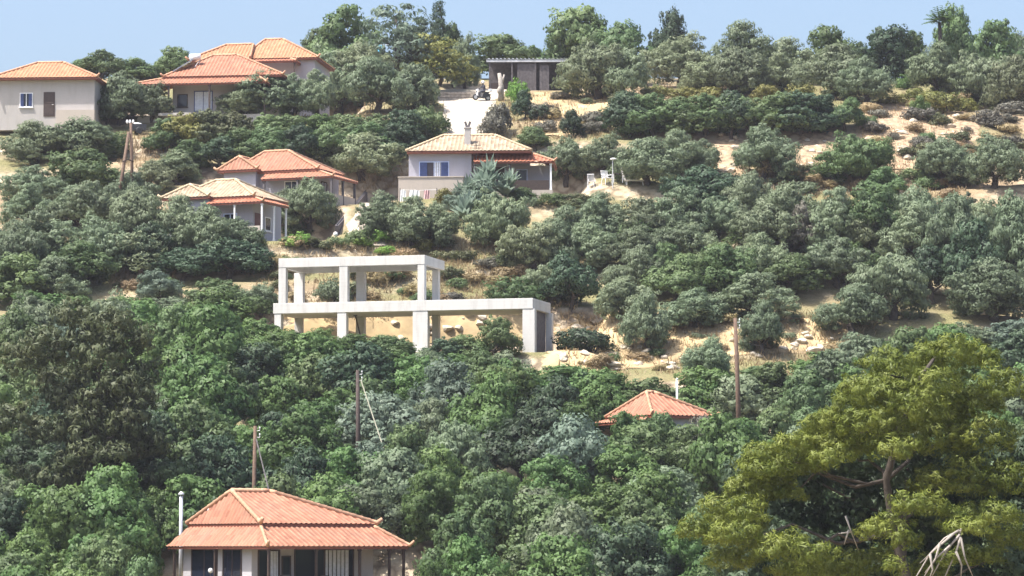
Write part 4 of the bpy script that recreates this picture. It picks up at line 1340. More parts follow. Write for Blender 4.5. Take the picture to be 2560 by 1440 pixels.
def laundry():
    Y = 239.6
    a = at(1000, 474, Y); b = at(1092, 474, Y)
    o = root('clothes_line', 'clothes line before the sandy terrace wall under the blue shutters', 'clothes line', (a.x, Y, tz(a.x, Y)))
    z = a.z - o.location.z
    m = MB(); m.tube([(0, 0, z), ((b.x - a.x) / 2, 0, z - .06), (b.x - a.x, 0, z)], .012, 5); m.build('line', M['white'], o)
    for x in (0, b.x - a.x):
        m = MB(); m.tube([(x, 0, -.2), (x, 0, z + .12)], .035, 6); m.build('post', M['boards'], o)
    for px, w, h, mt, lab in ((1007, .48, 1.0, 'white', 'white sheet on the clothes line, the one at its far end from the strap-leaved plants'), (1036, .75, .8, 'white', 'wide white sheet in the middle of the clothes line'), (1067, .42, .85, 'pink', 'pinkish towel on the clothes line under the blue shutters')):
        c = at(px, 474, Y)
        t = root('laundry', lab, 'laundry', (c.x, Y - .02, c.z - .04))
        m = MB(); n = 10
        def P(i, k): return (-w / 2 + w * i / n, .04 * math.sin(i * 1.5 + k * .5), -h * k / 6 - .02 * math.sin(i * .9))
        for i in range(n):
            for k in range(6): m.quad(P(i, k), P(i + 1, k), P(i + 1, k + 1), P(i, k + 1))
        m.build('cloth', M[mt], t, smooth=True)
laundry()

# parked dark vehicle at the end of the left garden
def cart():
    p = gp(346, 338)
    o = root('handcart', 'dark two-wheeled garden cart loaded with pale sacks under the olive by the A-shaped pole', 'cart', p, R(15))
    m = MB(); m.box(-.6, .6, -.4, .4, .35, .42); m.box(-.6, -.55, -.4, .4, .421, .85); m.box(.55, .6, -.4, .4, .421, .85); m.box(-.549, .549, .35, .4, .421, .85); m.box(-.549, .549, -.4, -.35, .421, .85)
    m.build('tray', M['metal_dark'], o)
    for y in (-.47, .47):
        w = MB(); w.lathe([(.24, y - .03), (.29, y), (.24, y + .03)], (0, 0, .29), 16, 'y'); w.build('wheel', M['black'], o)
    m = MB(); m.tube([(.6, -.2, .4), (1.3, -.15, .75), (1.3, .15, .75), (.6, .2, .4)], .025, 6); m.build('handle', M['metal_dark'], o)
    s = root('sack', 'pale filled sack lying on the dark garden cart', 'sack', on_house(o, -.1, 0, .42), R(30))
    m = MB(); m.lathe([(.10, -.42), (.24, -.36), (.28, 0), (.25, .33), (.09, .42)], (0, 0, .30), 14, 'x'); m.build('cloth', M['white'], s, smooth=True)
cart()

# ------------------------------------------------------------------ trees on the skyline
G1 = 'trees on the ridge skyline'
T('broadleaf_tree', 'round', 'mid', 865, 26, 190, 222, 'big round grey-green tree on the skyline above the clothes line', G1)
T('bush', 'round', 'mid', 788, 78, 100, 190, 'light green bush between the taller orange house and the round skyline tree', G1, cat='bush')
T('eucalyptus', 'tall', 'teal', 985, 8, 170, 232, 'tall airy silver-green tree, highest of those around the blue towel', G1)
T('eucalyptus', 'tall', 'teal', 1048, 48, 120, 230, 'silver-green tree shouldering the dark spired conifer', G1)
T('conifer', 'conifer', 'dark', 1096, 2, 95, 215, 'dark spired conifer on the skyline behind the yellow-green tree', G1)
T('broadleaf_tree', 'round', 'mid', 1132, 66, 90, 222, 'small green tree touching the dark conifer on the shed side', G1)
T('fruit_tree', 'tall', 'yellow', 1078, 84, 150, 240, 'yellow-green upright tree behind the head of the dirt track', G1)
T('olive_tree', 'olive', 'olive', 1160, 98, 84, 236, 'grey olive overhanging the stone wall beside the tin-roofed shed', G1, dY=3)
T('broadleaf_tree', 'round', 'mid', 1262, 92, 170, 208, 'pale green tree showing over the tin roof of the shed', G1, dY=6)
T('bush', 'round', 'green', 1330, 118, 90, 206, 'green bush sinking behind the tin roof where the skyline dips', G1, cat='bush', dY=6)
for cx, top, w, lab in ((250, 128, 110, 'peaked dark-green tree behind the gap between the two left houses'),
                        (205, 150, 70, 'small tree over the roof end of the house cut by the picture edge'),
                        (330, 150, 110, 'low grey-green tree behind the veranda corner of the long house'),
                        (440, 122, 90, 'dark tree behind the solar water heater'),
                        (385, 165, 90, 'low bush in front of the roof hip below the solar heater')):
    T('skyline_tree', 'round', 'mid', cx, top, w, 214, lab, G1, dY=5)
G2 = 'trees on the ridge beyond the shed'
for cx, top, w, base, mt, fm, lab in (
    (1465, 26, 190, 215, 'mid', 'round', 'broad green tree making the first skyline hump past the shed'),
    (1400, 75, 90, 215, 'mid', 'round', 'green tree directly behind the far end of the tin roof'),
    (1560, 62, 150, 215, 'mid', 'round', 'green skyline tree in the saddle between the broad hump and the dark-topped tree'),
    (1672, 34, 95, 212, 'dark', 'round', 'dark-topped tree standing above the olives on the long ridge'),
    (1700, 96, 170, 222, 'olive_pale', 'olive', 'pale olive below the dark-topped skyline tree'),
    (1865, 66, 165, 226, 'olive', 'olive', 'tall olive peaking in the middle of the long ridge'),
    (1975, 104, 140, 226, 'olive', 'olive', 'olive in the dip of the skyline beside the middle peak'),
    (2078, 72, 130, 220, 'mid', 'round', 'grey-green skyline tree halfway from the middle peak to the palm'),
    (2212, 72, 150, 222, 'dark', 'round', 'dark round tree of the ridge with black shade beneath'),
    (2150, 112, 90, 215, 'mid', 'round', 'small tree in the notch before the dark round ridge tree'),
    (2285, 84, 90, 216, 'mid', 'round', 'small green tree between the dark round ridge tree and the palm'),
    (2400, 22, 120, 226, 'mid', 'round', 'tall fresh-green tree embracing the palm'),
    (2480, 60, 150, 220, 'mid', 'round', 'green tree beyond the palm at the end of the ridge'),
    (2552, 92, 120, 220, 'olive', 'olive', 'last olive of the ridge beyond the palm')):
    T('skyline_tree', fm, mt, cx, top, w, base, lab, G2, dY=4)
G3 = 'olives along the brow of the terrace'
for cx, top, w, base, mt, lab in (
    (1492, 112, 165, 250, 'olive_pale', 'wide pale olive beside the shed above the sandy slope'),
    (1560, 128, 130, 252, 'olive', 'grey olive next along from the wide pale one by the shed'),
    (1780, 150, 170, 238, 'olive_pale', 'olive over the yellow grass bank with bare stems'),
    (1845, 128, 150, 244, 'olive', 'many-stemmed grey olive whose dark trunks show over the ivy bank'),
    (1960, 140, 130, 240, 'olive_pale', 'pale olive above the yellow flowering part of the ivy bank'),
    (2080, 118, 170, 250, 'olive', 'large olive bulging over the end of the ivy bank'),
    (2165, 150, 140, 262, 'olive', 'drooping grey olive at the brow over the bare rocky slope'),
    (2345, 118, 150, 250, 'olive_pale', 'olive under the palm above the orange scrub'),
    (2450, 140, 150, 262, 'olive', 'olive past the palm above the rocky slope'),
    (2540, 150, 160, 284, 'olive_pale', 'pale olive at the far end of the brow beyond the palm')):
    T('olive_tree', 'olive', mt, cx, top, w, base, lab, G3)

def palm():
    p = hit(2358, 232); p = Vector((p.x, p.y + 2, tz(p.x, p.y + 2)))
    H = at(2358, 56, p.y).z - p.z
    o = root('palm_tree', 'slim palm with a tuft of fronds standing over the ridge', 'palm', p)
    rng = np.random.default_rng(7)
    m = MB(); m.tube([(0, 0, -.3), (.08, 0, H * .5), (0, 0, H)], [.24, .19, .17], 9); m.build('trunk', M['bark'], o, smooth=True)
    V = []; Q = []
    for i in range(34):
        a = i * 2.4; e = .12 + 1.2 * (i / 34)
        h = np.array([math.cos(a), math.sin(a), 0.]); s = np.array([-math.sin(a), math.cos(a), 0.]); L = 1.7
        prev = None
        for k in range(9):
            t = k / 8
            c = np.array([0, 0, H]) + h * L * t * math.sin(e) + np.array([0, 0, 1.]) * L * (t * math.cos(e) - .45 * t * t * math.sin(e))
            if k > 1:
                for sg in (-1, 1):
                    b = len(V); l = .62 * (1 - .6 * t)
                    d = s * sg * l + h * l * .55 - np.array([0, 0, .18 * l])
                    V += [c - h * .10, c + h * .10, c + d + h * .04, c + d - h * .04]; Q.append((b, b + 1, b + 2, b + 3))
    me = mesh_np('fronds', np.array(V), np.array(Q), M['green'])
    c = link(bpy.data.objects.new('fronds', me)); c.parent = o
palm()

# ------------------------------------------------------------------ gardens of the upper houses
G4 = 'olives round the upper houses'
for cx, top, w, base, mt, lab in (
    (300, 190, 150, 312, 'olive', 'olive filling the gap between the two left-hand houses'),
    (378, 214, 110, 308, 'olive', 'olive hiding the veranda corner of the long house'),
    (268, 232, 90, 312, 'mid', 'small green tree at the foot of the gap between the left houses'),
    (605, 212, 120, 296, 'olive', 'low olive leaning on the long house by its blue doors'),
    (662, 186, 150, 292, 'olive', 'forked olive in front of the end of the long house'),
    (792, 180, 105, 290, 'olive', 'olive covering the far wall of the taller orange house'),
    (735, 190, 120, 290, 'olive', 'small olive before the white wall of the taller house'),
    (850, 138, 190, 288, 'olive', 'large olive beside the taller orange house'),
    (945, 150, 170, 286, 'olive', 'large olive below the blue towel'),
    (1035, 166, 140, 276, 'olive', 'dark-skirted olive next to the head of the dirt track'),
    (905, 118, 150, 262, 'olive_pale', 'pale olive behind the row above the ivy hedge')):
    T('olive_tree' if mt != 'mid' else 'bush', 'olive' if mt != 'mid' else 'round', mt, cx, top, w, base, lab, G4)
G5 = 'ivy hedge below the upper houses'
for cx, top, w, base, mt in ((660, 290, 120, 372, 'mid'), (735, 292, 120, 374, 'mid'), (810, 288, 120, 372, 'green'), (880, 290, 130, 376, 'mid'), (950, 286, 130, 380, 'mid'), (1010, 280, 120, 378, 'dark'), (1062, 270, 110, 366, 'mid'), (1085, 282, 80, 340, 'dark'), (1000, 310, 120, 402, 'dark'), (920, 312, 120, 400, 'mid'), (600, 326, 120, 412, 'mid'), (680, 322, 120, 416, 'mid'), (760, 318, 120, 420, 'dark'), (835, 316, 120, 420, 'mid'), (470, 352, 120, 432, 'mid'), (548, 346, 110, 424, 'dark'), (905, 372, 70, 420, 'mid')):
    T('hedge_bush', 'round', mt, cx, top, w, base, 'clipped bush of the long green hedge below the upper houses', G5, cat='bush')
for cx, top, w, base, mt, lab in (
    (470, 285, 120, 372, 'yellow', 'yellow-green palm-like bush in the middle below the long house'),
    (530, 280, 110, 374, 'brown', 'brownish bush with dark stems below the long house'),
    (590, 284, 100, 374, 'brown', 'brownish-green bush touching the long hedge'),
    (415, 300, 110, 380, 'mid', 'grey-green bush with a dark hollow next to the bare earth strip')):
    T('garden_bush', 'round', mt, cx, top, w, base, lab, 'bushes below the long house', cat='bush')
G6 = 'trees down the left side'
for cx, top, w, base, mt, fm, lab in (
    (205, 302, 160, 398, 'olive', 'olive', 'olive below the wall of the house cut by the picture edge'),
    (265, 330, 110, 400, 'mid', 'round', 'green bush between that house and the bare earth strip'),
    (90, 310, 170, 410, 'olive', 'olive', 'olive at the picture edge under the left house'),
    (222, 378, 190, 492, 'mid', 'round', 'broad grey-green tree uphill of the A-shaped pole foot'),
    (90, 420, 180, 520, 'olive', 'olive', 'olive by the picture edge level with the A-shaped pole'),
    (440, 372, 160, 462, 'olive_pale', 'olive', 'pale olive behind the yellow roof beside the A-shaped pole'),
    (385, 400, 110, 478, 'olive_pale', 'olive', 'pale olive just past the A-shaped pole'),
    (205, 460, 170, 575, 'olive', 'olive', 'olive downhill of the A-shaped pole'),
    (345, 478, 130, 606, 'olive', 'olive', 'olive at the foot of the A-shaped pole before the yellow-roofed cottage'),
    (255, 545, 170, 690, 'olive', 'olive', 'drooping olive above the dry gully'),
    (75, 540, 190, 680, 'olive', 'olive', 'olive low on the picture edge'),
    (40, 640, 200, 770, 'mid', 'round', 'green tree at the picture edge above the thicket'),
    (135, 650, 150, 760, 'olive', 'olive', 'olive at the upper edge of the thicket above the brown pine'),
    (200, 610, 150, 722, 'mid', 'round', 'round green tree above the brown pine'),
    (440, 486, 130, 622, 'olive', 'olive', 'olive at the corner of the yellow-roofed cottage'),
    (520, 512, 160, 655, 'olive', 'olive', 'twisted olive before the lower wing of the yellow-roofed cottage'),
    (600, 545, 120, 640, 'olive', 'olive', 'olive touching the veranda of the yellow-roofed cottage'),
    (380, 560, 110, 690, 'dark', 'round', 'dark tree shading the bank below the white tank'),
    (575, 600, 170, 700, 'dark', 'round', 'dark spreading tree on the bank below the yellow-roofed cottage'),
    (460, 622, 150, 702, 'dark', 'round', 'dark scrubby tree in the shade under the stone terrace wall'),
    (395, 680, 120, 770, 'teal', 'round', 'blue-grey bushy tree beside the dry gully'),
    (565, 700, 190, 800, 'mid', 'round', 'yellowish-green rounded tree beside the concrete frame'),
    (650, 712, 90, 790, 'olive', 'olive', 'small grey tree against the first column of the concrete frame')):
    T('hillside_tree', fm, mt, cx, top, w, base, lab, G6)
G7 = 'olives among the cottages'
for cx, top, w, base, mt, lab in (
    (772, 448, 140, 588, 'olive', 'drooping olive between the yellow-roofed and the orange-roofed cottage'),
    (700, 470, 80, 560, 'olive', 'slim olive against the wall of the orange-roofed cottage'),
    (905, 340, 160, 446, 'olive_pale', 'pale round olive behind the veranda end of the orange-roofed cottage'),
    (955, 488, 100, 600, 'olive', 'olive hanging over the pale driveway'),
    (1022, 496, 130, 612, 'olive', 'olive in front of the sandy terrace wall'),
    (1095, 512, 110, 612, 'olive', 'olive shading the white plastic chairs'),
    (1250, 488, 140, 622, 'olive_pale', 'rounded olive below the porch with the red roof'),
    (1335, 560, 150, 690, 'olive_pale', 'grey olive on the dry terrace over the concrete frame'),
    (1430, 520, 150, 640, 'olive', 'olive downhill of the white garden chairs, nearest the porch')):
    T('olive_tree', 'olive', mt, cx, top, w, base, lab, G7)

# strap-leaved plants before the porch
def yucca(cx, base, L, label, mat='strap', n=80, seed=1, rise=0.8):
    p = hit(cx, base)
    o = root('yucca', label, 'plant', p)
    rng = np.random.default_rng(seed)
    V, Q = strap_points(n, L, rng, 1.0, .12)
    V[:, 2] += rise
    V2, Q2 = strap_points(n // 2, L * .8, rng, .9, .12); V2[:, 2] += rise * 1.9; V2[:, 0] += .35
    me = mesh_np('leaves', np.concatenate([V, V2]), np.concatenate([Q, Q2 + len(V)]), M[mat])
    c = link(bpy.data.objects.new('leaves', me)); c.parent = o
    m = MB(); m.tube([(0, 0, -.2), (0, 0, rise + .1)], .10, 7); m.tube([(0, 0, rise * .5), (.35, 0, rise * 1.9 + .1)], [.09, .06], 7); m.build('stem', M['bark'], o)
yucca(1165, 540, 2.1, 'blue-green strap-leaved plant against the sandy terrace wall', seed=2)
yucca(1212, 520, 2.3, 'largest blue-green strap-leaved plant, in front of the dark porch', seed=3, rise=1.2)
yucca(1262, 516, 1.9, 'blue-green strap-leaved plant below the porch rail', seed=4)
yucca(1160, 575, 1.8, 'pale strap-leaved plant between the olives below the cottage porch', seed=5)
T('bush', 'round', 'teal', 1205, 452, 120, 548, 'soft blue-green bush among the strap-leaved plants below the porch', cat='bush')
T('bush', 'round', 'teal', 1150, 470, 80, 545, 'small soft blue-green bush against the sandy terrace wall', cat='bush')
T('shrub', 'shrub', 'yellow', 1106, 470, 50, 512, 'golden bush against the sandy terrace wall', cat='bush')
T('shrub', 'shrub', 'yellow', 1050, 594, 50, 628, 'golden yellow bush under the olives above the concrete frame', cat='bush')
T('shrub', 'shrub', 'lime', 1292, 192, 60, 262, 'bright lime-green bush at the gate post by the shed', cat='bush')
T('bush', 'round', 'dark', 1312, 226, 62, 300, 'dark bush under the lime-green one beside the dirt track', cat='bush')
T('bush', 'shrub', 'dark', 1362, 262, 60, 300, 'small dark round bush on the sandy slope below the shed', cat='bush')
T('bush', 'round', 'dark', 1432, 276, 66, 345, 'dark green bush on its own on the red-brown slope', cat='bush')
T('bush', 'round', 'mid', 1338, 318, 80, 378, 'green bush between the dirt track and the red porch roof', cat='bush')
T('bush', 'shrub', 'grey', 1250, 258, 70, 336, 'dry grey weeds beside the dirt track', cat='bush')
T('bush', 'shrub', 'grey', 1232, 290, 60, 345, 'dry grey weeds by the roof of the blue-shuttered cottage', cat='bush')

# ------------------------------------------------------------------ ivy bank and terraces on the far side
G8 = 'ivy bank under the ridge'
for cx, top, w, base, mt in ((1575, 232, 120, 346, 'dark'), (1630, 240, 150, 346, 'mid'), (1700, 246, 150, 342, 'mid'), (1765, 242, 150, 342, 'mid'), (1830, 232, 110, 350, 'dark'), (1872, 246, 120, 350, 'mid'), (1940, 240, 150, 338, 'mid'), (2005, 236, 150, 338, 'dark'), (2062, 240, 110, 330, 'dark'), (2112, 248, 100, 330, 'mid'), (1600, 270, 110, 340, 'dark')):
    T('ivy_bush', 'round', mt, cx, top, w, base, 'bush of the dark ivy bank under the ridge olives', G8, cat='bush')
for cx, top, w, base in ((1640, 212, 70, 246), (1700, 216, 80, 250), (1760, 216, 70, 250), (1920, 212, 80, 250), (1990, 210, 80, 246), (2230, 232, 80, 262), (2290, 222, 70, 258), (2350, 232, 110, 284), (2400, 240, 90, 280)):
    T('flowering_shrub', 'shrub', 'yellow', cx, top, w, base, 'yellow-flowering low shrub along the brow under the ridge', 'yellow shrubs along the brow', cat='shrub')
T('bush', 'round', 'green', 2300, 240, 44, 300, 'small upright dark bush on the rocky slope', cat='bush')
T('bush', 'shrub', 'green', 2270, 180, 60, 222, 'fresh green bush under the dark round ridge tree', cat='bush')
G9 = 'olives on the middle terrace'
for cx, top, w, base, mt, lab in (
    (1415, 352, 110, 462, 'olive', 'olive next to the red porch roof'),
    (1505, 340, 120, 440, 'olive', 'olive spreading over the white garden chairs'),
    (1620, 352, 150, 462, 'olive', 'olive past the white lounger'),
    (1700, 332, 130, 448, 'olive', 'olive under the middle of the ivy bank'),
    (1762, 352, 90, 440, 'olive', 'olive beside the first pale rock scar'),
    (1912, 322, 150, 448, 'olive', 'many-stemmed olive between the two pale rock scars'),
    (2145, 342, 170, 462, 'mid', 'broad olive before the rocky slope'),
    (2362, 352, 130, 470, 'olive', 'olive at the foot of the rocky slope'),
    (2490, 340, 150, 470, 'olive', 'olive past the rocky slope at the picture edge')):
    T('olive_tree', 'olive', mt, cx, top, w, base, lab, G9)
G10 = 'olives on the lower terraces'
for cx, top, w, base, mt, fm, lab in (
    (1760, 420, 180, 540, 'dark', 'round', 'dark dome of ivy-green scrub on the middle terrace'),
    (1500, 506, 160, 624, 'olive', 'olive', 'olive below the white garden chairs'),
    (1600, 500, 160, 620, 'olive', 'olive', 'olive below the white lounger'),
    (1700, 474, 170, 610, 'olive', 'olive', 'olive in front of the dark scrub dome'),
    (1390, 560, 120, 690, 'olive', 'olive', 'purplish-trunked olive on the dry terrace'),
    (1470, 560, 150, 668, 'olive', 'olive', 'second olive behind the concrete frame, uphill of the dark hollow'),
    (1580, 570, 150, 664, 'olive', 'olive', 'olive with dark trunks over the low brown bank'),
    (1690, 560, 140, 650, 'olive', 'olive', 'olive over the low brown bank'),
    (1905, 500, 170, 634, 'olive', 'olive', 'pale-topped olive facing the dark scrub dome'),
    (2010, 520, 110, 640, 'grey', 'olive', 'leafless greyish tree among the olives'),
    (2085, 480, 150, 640, 'olive', 'olive', 'olive behind the leafless greyish tree'),
    (2180, 470, 170, 640, 'mid', 'round', 'tall green tree on the lower terraces'),
    (2290, 520, 160, 660, 'olive', 'olive', 'drooping olive towards the dark edge'),
    (2390, 500, 150, 690, 'olive', 'olive', 'olive before the deep shade at the edge'),
    (2440, 560, 170, 770, 'dark', 'round', 'dark tree making the deep shade at the edge'),
    (2540, 500, 190, 720, 'olive', 'olive', 'olive outside the deep shade'),
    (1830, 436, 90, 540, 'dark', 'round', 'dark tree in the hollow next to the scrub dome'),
    (2210, 420, 110, 500, 'mid', 'round', 'green bush on the grassy terrace below the rocky slope')):
    T('hillside_tree', fm, mt, cx, top, w, base, lab, G10)
G11 = 'trees beside and behind the concrete frame'
for cx, top, w, base, mt, fm, lab in (
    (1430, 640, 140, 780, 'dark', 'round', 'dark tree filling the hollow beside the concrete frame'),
    (1375, 660, 110, 760, 'olive', 'olive', 'grey tree over the end of the concrete frame'),
    (1590, 620, 150, 742, 'olive', 'olive', 'olive above the sandy bank, nearest the dark hollow'),
    (1690, 640, 160, 760, 'mid', 'round', 'green tree on the terrace over the sandy bank'),
    (1800, 620, 170, 760, 'mid', 'round', 'broad green tree in the middle above the sandy bank'),
    (1560, 700, 130, 800, 'olive', 'olive', 'low olive at the top of the sandy bank'),
    (1620, 740, 120, 880, 'olive', 'olive', 'grey olive standing down on the sandy bank'),
    (1735, 728, 130, 822, 'olive', 'olive', 'drooping olive on the lip of the sandy bank'),
    (1890, 690, 180, 800, 'olive', 'olive', 'olive behind the tall leaning pole'),
    (1905, 760, 100, 888, 'olive', 'olive', 'little olive with a dark trunk by the tall leaning pole'),
    (1985, 640, 150, 740, 'mid', 'round', 'green tree uphill of the bare purple patch'),
    (2090, 600, 150, 720, 'olive', 'olive', 'olive uphill of the bare ground'),
    (2230, 640, 170, 800, 'olive', 'olive', 'large olive with a leaning trunk at the bare ground'),
    (2130, 716, 170, 836, 'olive', 'olive', 'drooping olive with two trunks on the bare ground'),
    (2330, 620, 130, 760, 'dark', 'round', 'dark tree behind the large leaning olive'),
    (1480, 818, 130, 884, 'dark', 'shrub', 'dark shrub on the sandy bank next to the concrete frame'),
    (1765, 846, 120, 950, 'olive', 'olive', 'olive between the sunken red roof and the tall leaning pole'),
    (1280, 690, 150, 770, 'mid', 'shrub', 'low green scrub behind the lower slab of the concrete frame'),
    (985, 662, 70, 706, 'mid', 'shrub', 'green bush seen through the upper storey of the concrete frame'),
    (830, 690, 100, 760, 'olive', 'shrub', 'grey bush behind the middle column of the concrete frame'),
    (2480, 660, 180, 800, 'olive', 'olive', 'olive at the edge below the deep shade')):
    T('hillside_tree' if fm != 'shrub' else 'bush', fm, mt, cx, top, w, base, lab, G11, cat='tree' if fm != 'shrub' else 'bush')

# low scrub on the open terraces
rs = random.Random(12)
for (x0, x1, y0, y1, n, mats, lab, grp) in (
    (1110, 1430, 610, 770, 34, ('dry', 'dry', 'brown', 'mid', 'grey'), 'low dry scrub on the straw-coloured terrace behind the concrete frame', 'scrub behind the concrete frame'),
    (690, 1100, 640, 800, 26, ('dry', 'brown', 'mid', 'dry'), 'low scrub seen through the storeys of the concrete frame', 'scrub behind the frame openings'),
    (1850, 2410, 420, 500, 34, ('dry', 'brown', 'olive', 'mid', 'dry'), 'low scrub on the grassy terrace under the rocky slope', 'scrub under the rocky slope'),
    (1480, 2250, 640, 690, 26, ('mid', 'dark', 'brown'), 'low dark scrub along the brown bank under the lower olives', 'scrub along the brown bank'),
    (1400, 2150, 800, 930, 30, ('dry', 'mid', 'olive', 'dry'), 'low tuft of scrub on the sandy bank', 'scrub on the sandy bank'),
    (640, 1100, 590, 636, 24, ('mid', 'brown', 'dry', 'lime'), 'garden scrub on the terrace edge above the concrete frame', 'scrub on the terrace edge'),
    (1330, 1560, 250, 350, 14, ('dry', 'brown', 'grey'), 'dry tuft on the sandy slope below the shed', 'tufts below the shed'),
    (2150, 2560, 250, 410, 48, ('dry', 'brown', 'mid', 'dry', 'grey'), 'scrubby tuft on the bare rocky slope under the ridge', 'tufts on the rocky slope'),
    (280, 430, 620, 760, 10, ('dry', 'brown', 'mid'), 'scrubby tuft in the dry gully', 'tufts in the dry gully'),
    (1290, 1460, 492, 525, 10, ('mid', 'brown', 'olive'), 'garden scrub in front of the porch and the white chairs', 'scrub before the porch')):
    for _ in range(n):
        cx = rs.uniform(x0, x1); py = rs.uniform(y0, y1); w = rs.uniform(34, 74)
        T('scrub', 'shrub', rs.choice(mats), cx, py - w * rs.uniform(.4, .65), w, py, lab, grp, cat='scrub')

# fill of the olive terraces on the far side
ro_ = random.Random(77)
for y, x0, x1 in ((600, 1380, 2560), (650, 1480, 2560), (716, 1540, 2060), (572, 1560, 1840), (700, -40, 330), (560, -40, 300)):
    x = x0
    while x < x1:
        x += ro_.uniform(80, 140)
        cx = x; base = y + ro_.uniform(-18, 18); w = ro_.uniform(95, 150); top = base - w * ro_.uniform(.75, 1.05)
        if 1960 < cx < 2060 and y > 600: continue
        mt = ro_.choices(('olive', 'olive_pale', 'mid', 'dark'), (6, 2, 2, .6))[0]
        T('olive_tree', ('tall' if ro_.random() < .2 else 'olive') if mt != 'dark' else 'round', mt, cx, top, w, base, 'rounded olive among many on the terraces beyond the concrete frame and down the far side' if cx > 1000 else 'rounded olive among many below the A-shaped pole', 'rounded olives beyond the frame' if cx > 1000 else 'rounded olives below the A-shaped pole')

# ------------------------------------------------------------------ the thicket
UX = [-60, 0, 155, 330, 420, 480, 600, 680, 760, 1000, 1022, 1066, 1140, 1190, 1290, 1304, 1392, 1450, 1560, 1700, 1722, 1790, 1830, 1950, 2080, 2200, 2404, 2700]
UY = [735, 730, 735, 745, 745, 712, 718, 800, 826, 842, 892, 876, 868, 780, 800, 884, 888, 898, 930, 950, 862, 880, 910, 880, 850, 822, 795, 780]
def lim(px): return float(np.interp(px, UX, UY))
LABS = [(0, 700, 'dense green tree of the thicket on the side of the brown pine', 'thicket on the side of the brown pine'),
        (700, 1420, 'dense green tree of the thicket between the concrete frame and the big veranda house', 'thicket below the concrete frame'),
        (1420, 1880, 'dense green tree of the thicket round the sunken red roof', 'thicket round the sunken red roof'),
        (1880, 9999, 'dense green tree of the thicket behind the big yellow-green pine', 'thicket behind the big pine')]
KEEP = [(1500, 1785, 1040, 1140), (1000, 1040, 884, 910)]
rt = random.Random(21)
row = 0
py = 850.0
while py < 1690:
    step = 118 + (py - 850) * .045
    x = -60 + (row % 2) * step * .5
    while x < 2640:
        cx = x + rt.uniform(-.3, .3) * step; base = py + rt.uniform(-22, 22)
        x += step
        w = step * rt.uniform(1.25, 1.75); top = base - w * rt.uniform(.78, 1.15)
        if base < lim(cx) + 60: continue
        top = max(top, max(lim(cx - w * .3), lim(cx), lim(cx + w * .3)) + rt.uniform(-6, 16))
        if base - top < 55: continue
        p = hit(cx, base)
        s = ppm(p.y)
        # keep the houses and what must show of them clear
        if abs(p.x - at(705, 1400, 158).x) < 6.2 + w / s * .42 and 140 < p.y < 168.5: continue
        if 300 < cx < 1120 and base > 1480 and 395 - w * .5 < cx < 1020 + w * .5: continue
        if abs(p.x - at(1655, 1050, 189).x) < 3.4 + w / s * .3 and 184.5 < p.y < 194: continue
        if 1470 < cx < 1820 and base > 1120 and top < 1046 and cx - w / 2 < 1785 and cx + w / 2 > 1500: top = (1036 if cx + w / 2 < 1690 else 1050) + rt.uniform(0, 10)
        if 1470 - w * .2 < cx < 1800 + w * .2 and 1095 < base <= 1150 and p.y < 186: top = max(top, 1040 if cx + w / 2 < 1690 else 1052)
        if base - top < 50: continue
        for a, b, lab, grp in LABS:
            if a <= cx < b or (a == 0 and cx < 0):
                break
        mt = rt.choices(('green', 'mid', 'dark', 'olive', 'teal'), (6, 4, 1.3, 2, .7))[0]
        if 440 < cx < 700 and base < 1000: mt = 'green'
        T('thicket_tree', 'round' if mt != 'olive' else rt.choice(('round', 'olive')), mt, cx, top, w, base, lab, grp)
    py += 62 + (py - 850) * .02
    row += 1
for cx, top, w, base, mt, lab in ((1240, 796, 118, 904, 'mid', 'tall green bush growing up in front of the widest opening of the concrete frame'), (1105, 846, 110, 915, 'dark', 'dark bush against the foot of the wide middle column'), (1170, 838, 110, 912, 'mid', 'bush in front of the lower storey of the concrete frame next to the tall one'), (960, 838, 120, 905, 'mid', 'round bush below the slanting timber prop'), (800, 822, 120, 900, 'green', 'green bush before the concrete frame at its bare end'), (880, 836, 110, 905, 'green', 'green bush before the second column of the concrete frame')):
    T('bush', 'round', mt, cx, top, w, base, lab, cat='bush')
for cx, top, w, base, mt in ((1135, 1285, 200, 1500, 'mid'), (1170, 1340, 190, 1560, 'green'), (1082, 1396, 110, 1560, 'green'), (330, 1270, 170, 1470, 'green'), (250, 1340, 190, 1560, 'mid'), (345, 1390, 120, 1600, 'mid'), (390, 1220, 150, 1420, 'green')):
    T('thicket_tree', 'round', mt, cx, top, w, base, 'dense green tree of the thicket close beside the big veranda house', 'thicket beside the big veranda house')
T('thicket_tree', 'round', 'mid', 1928, 1020, 170, 1190, 'dense green tree of the thicket at the foot of the tall leaning pole')
T('bush', 'olive', 'grey', 1755, 1046, 120, 1175, 'leafless grey bush in front of the sunken red roof', cat='bush', dY=-3)
for cx, top, w, base, mt, lab in ((1560, 1034, 120, 1150, 'green', 'green bush hiding the shaded end of the sunken red-roofed house'), (1650, 1036, 120, 1152, 'mid', 'green bush in front of the corner of the sunken red-roofed house')):
    T('bush', 'round', mt, cx, top, w, base, lab, cat='bush', dY=-2)
T('shrub', 'shrub', 'lime', 1460, 1096, 46, 1160, 'light green bush peeping out before the sunken red roof', cat='bush', dY=-4)
T('cypress', 'conifer', 'dark', 1452, 930, 130, 1110, 'dark tree crowding the hidden end of the sunken red roof')
T('thicket_tree', 'round', 'green', 540, 760, 300, 1015, 'largest bright green tree of the thicket with black shade under its crown')

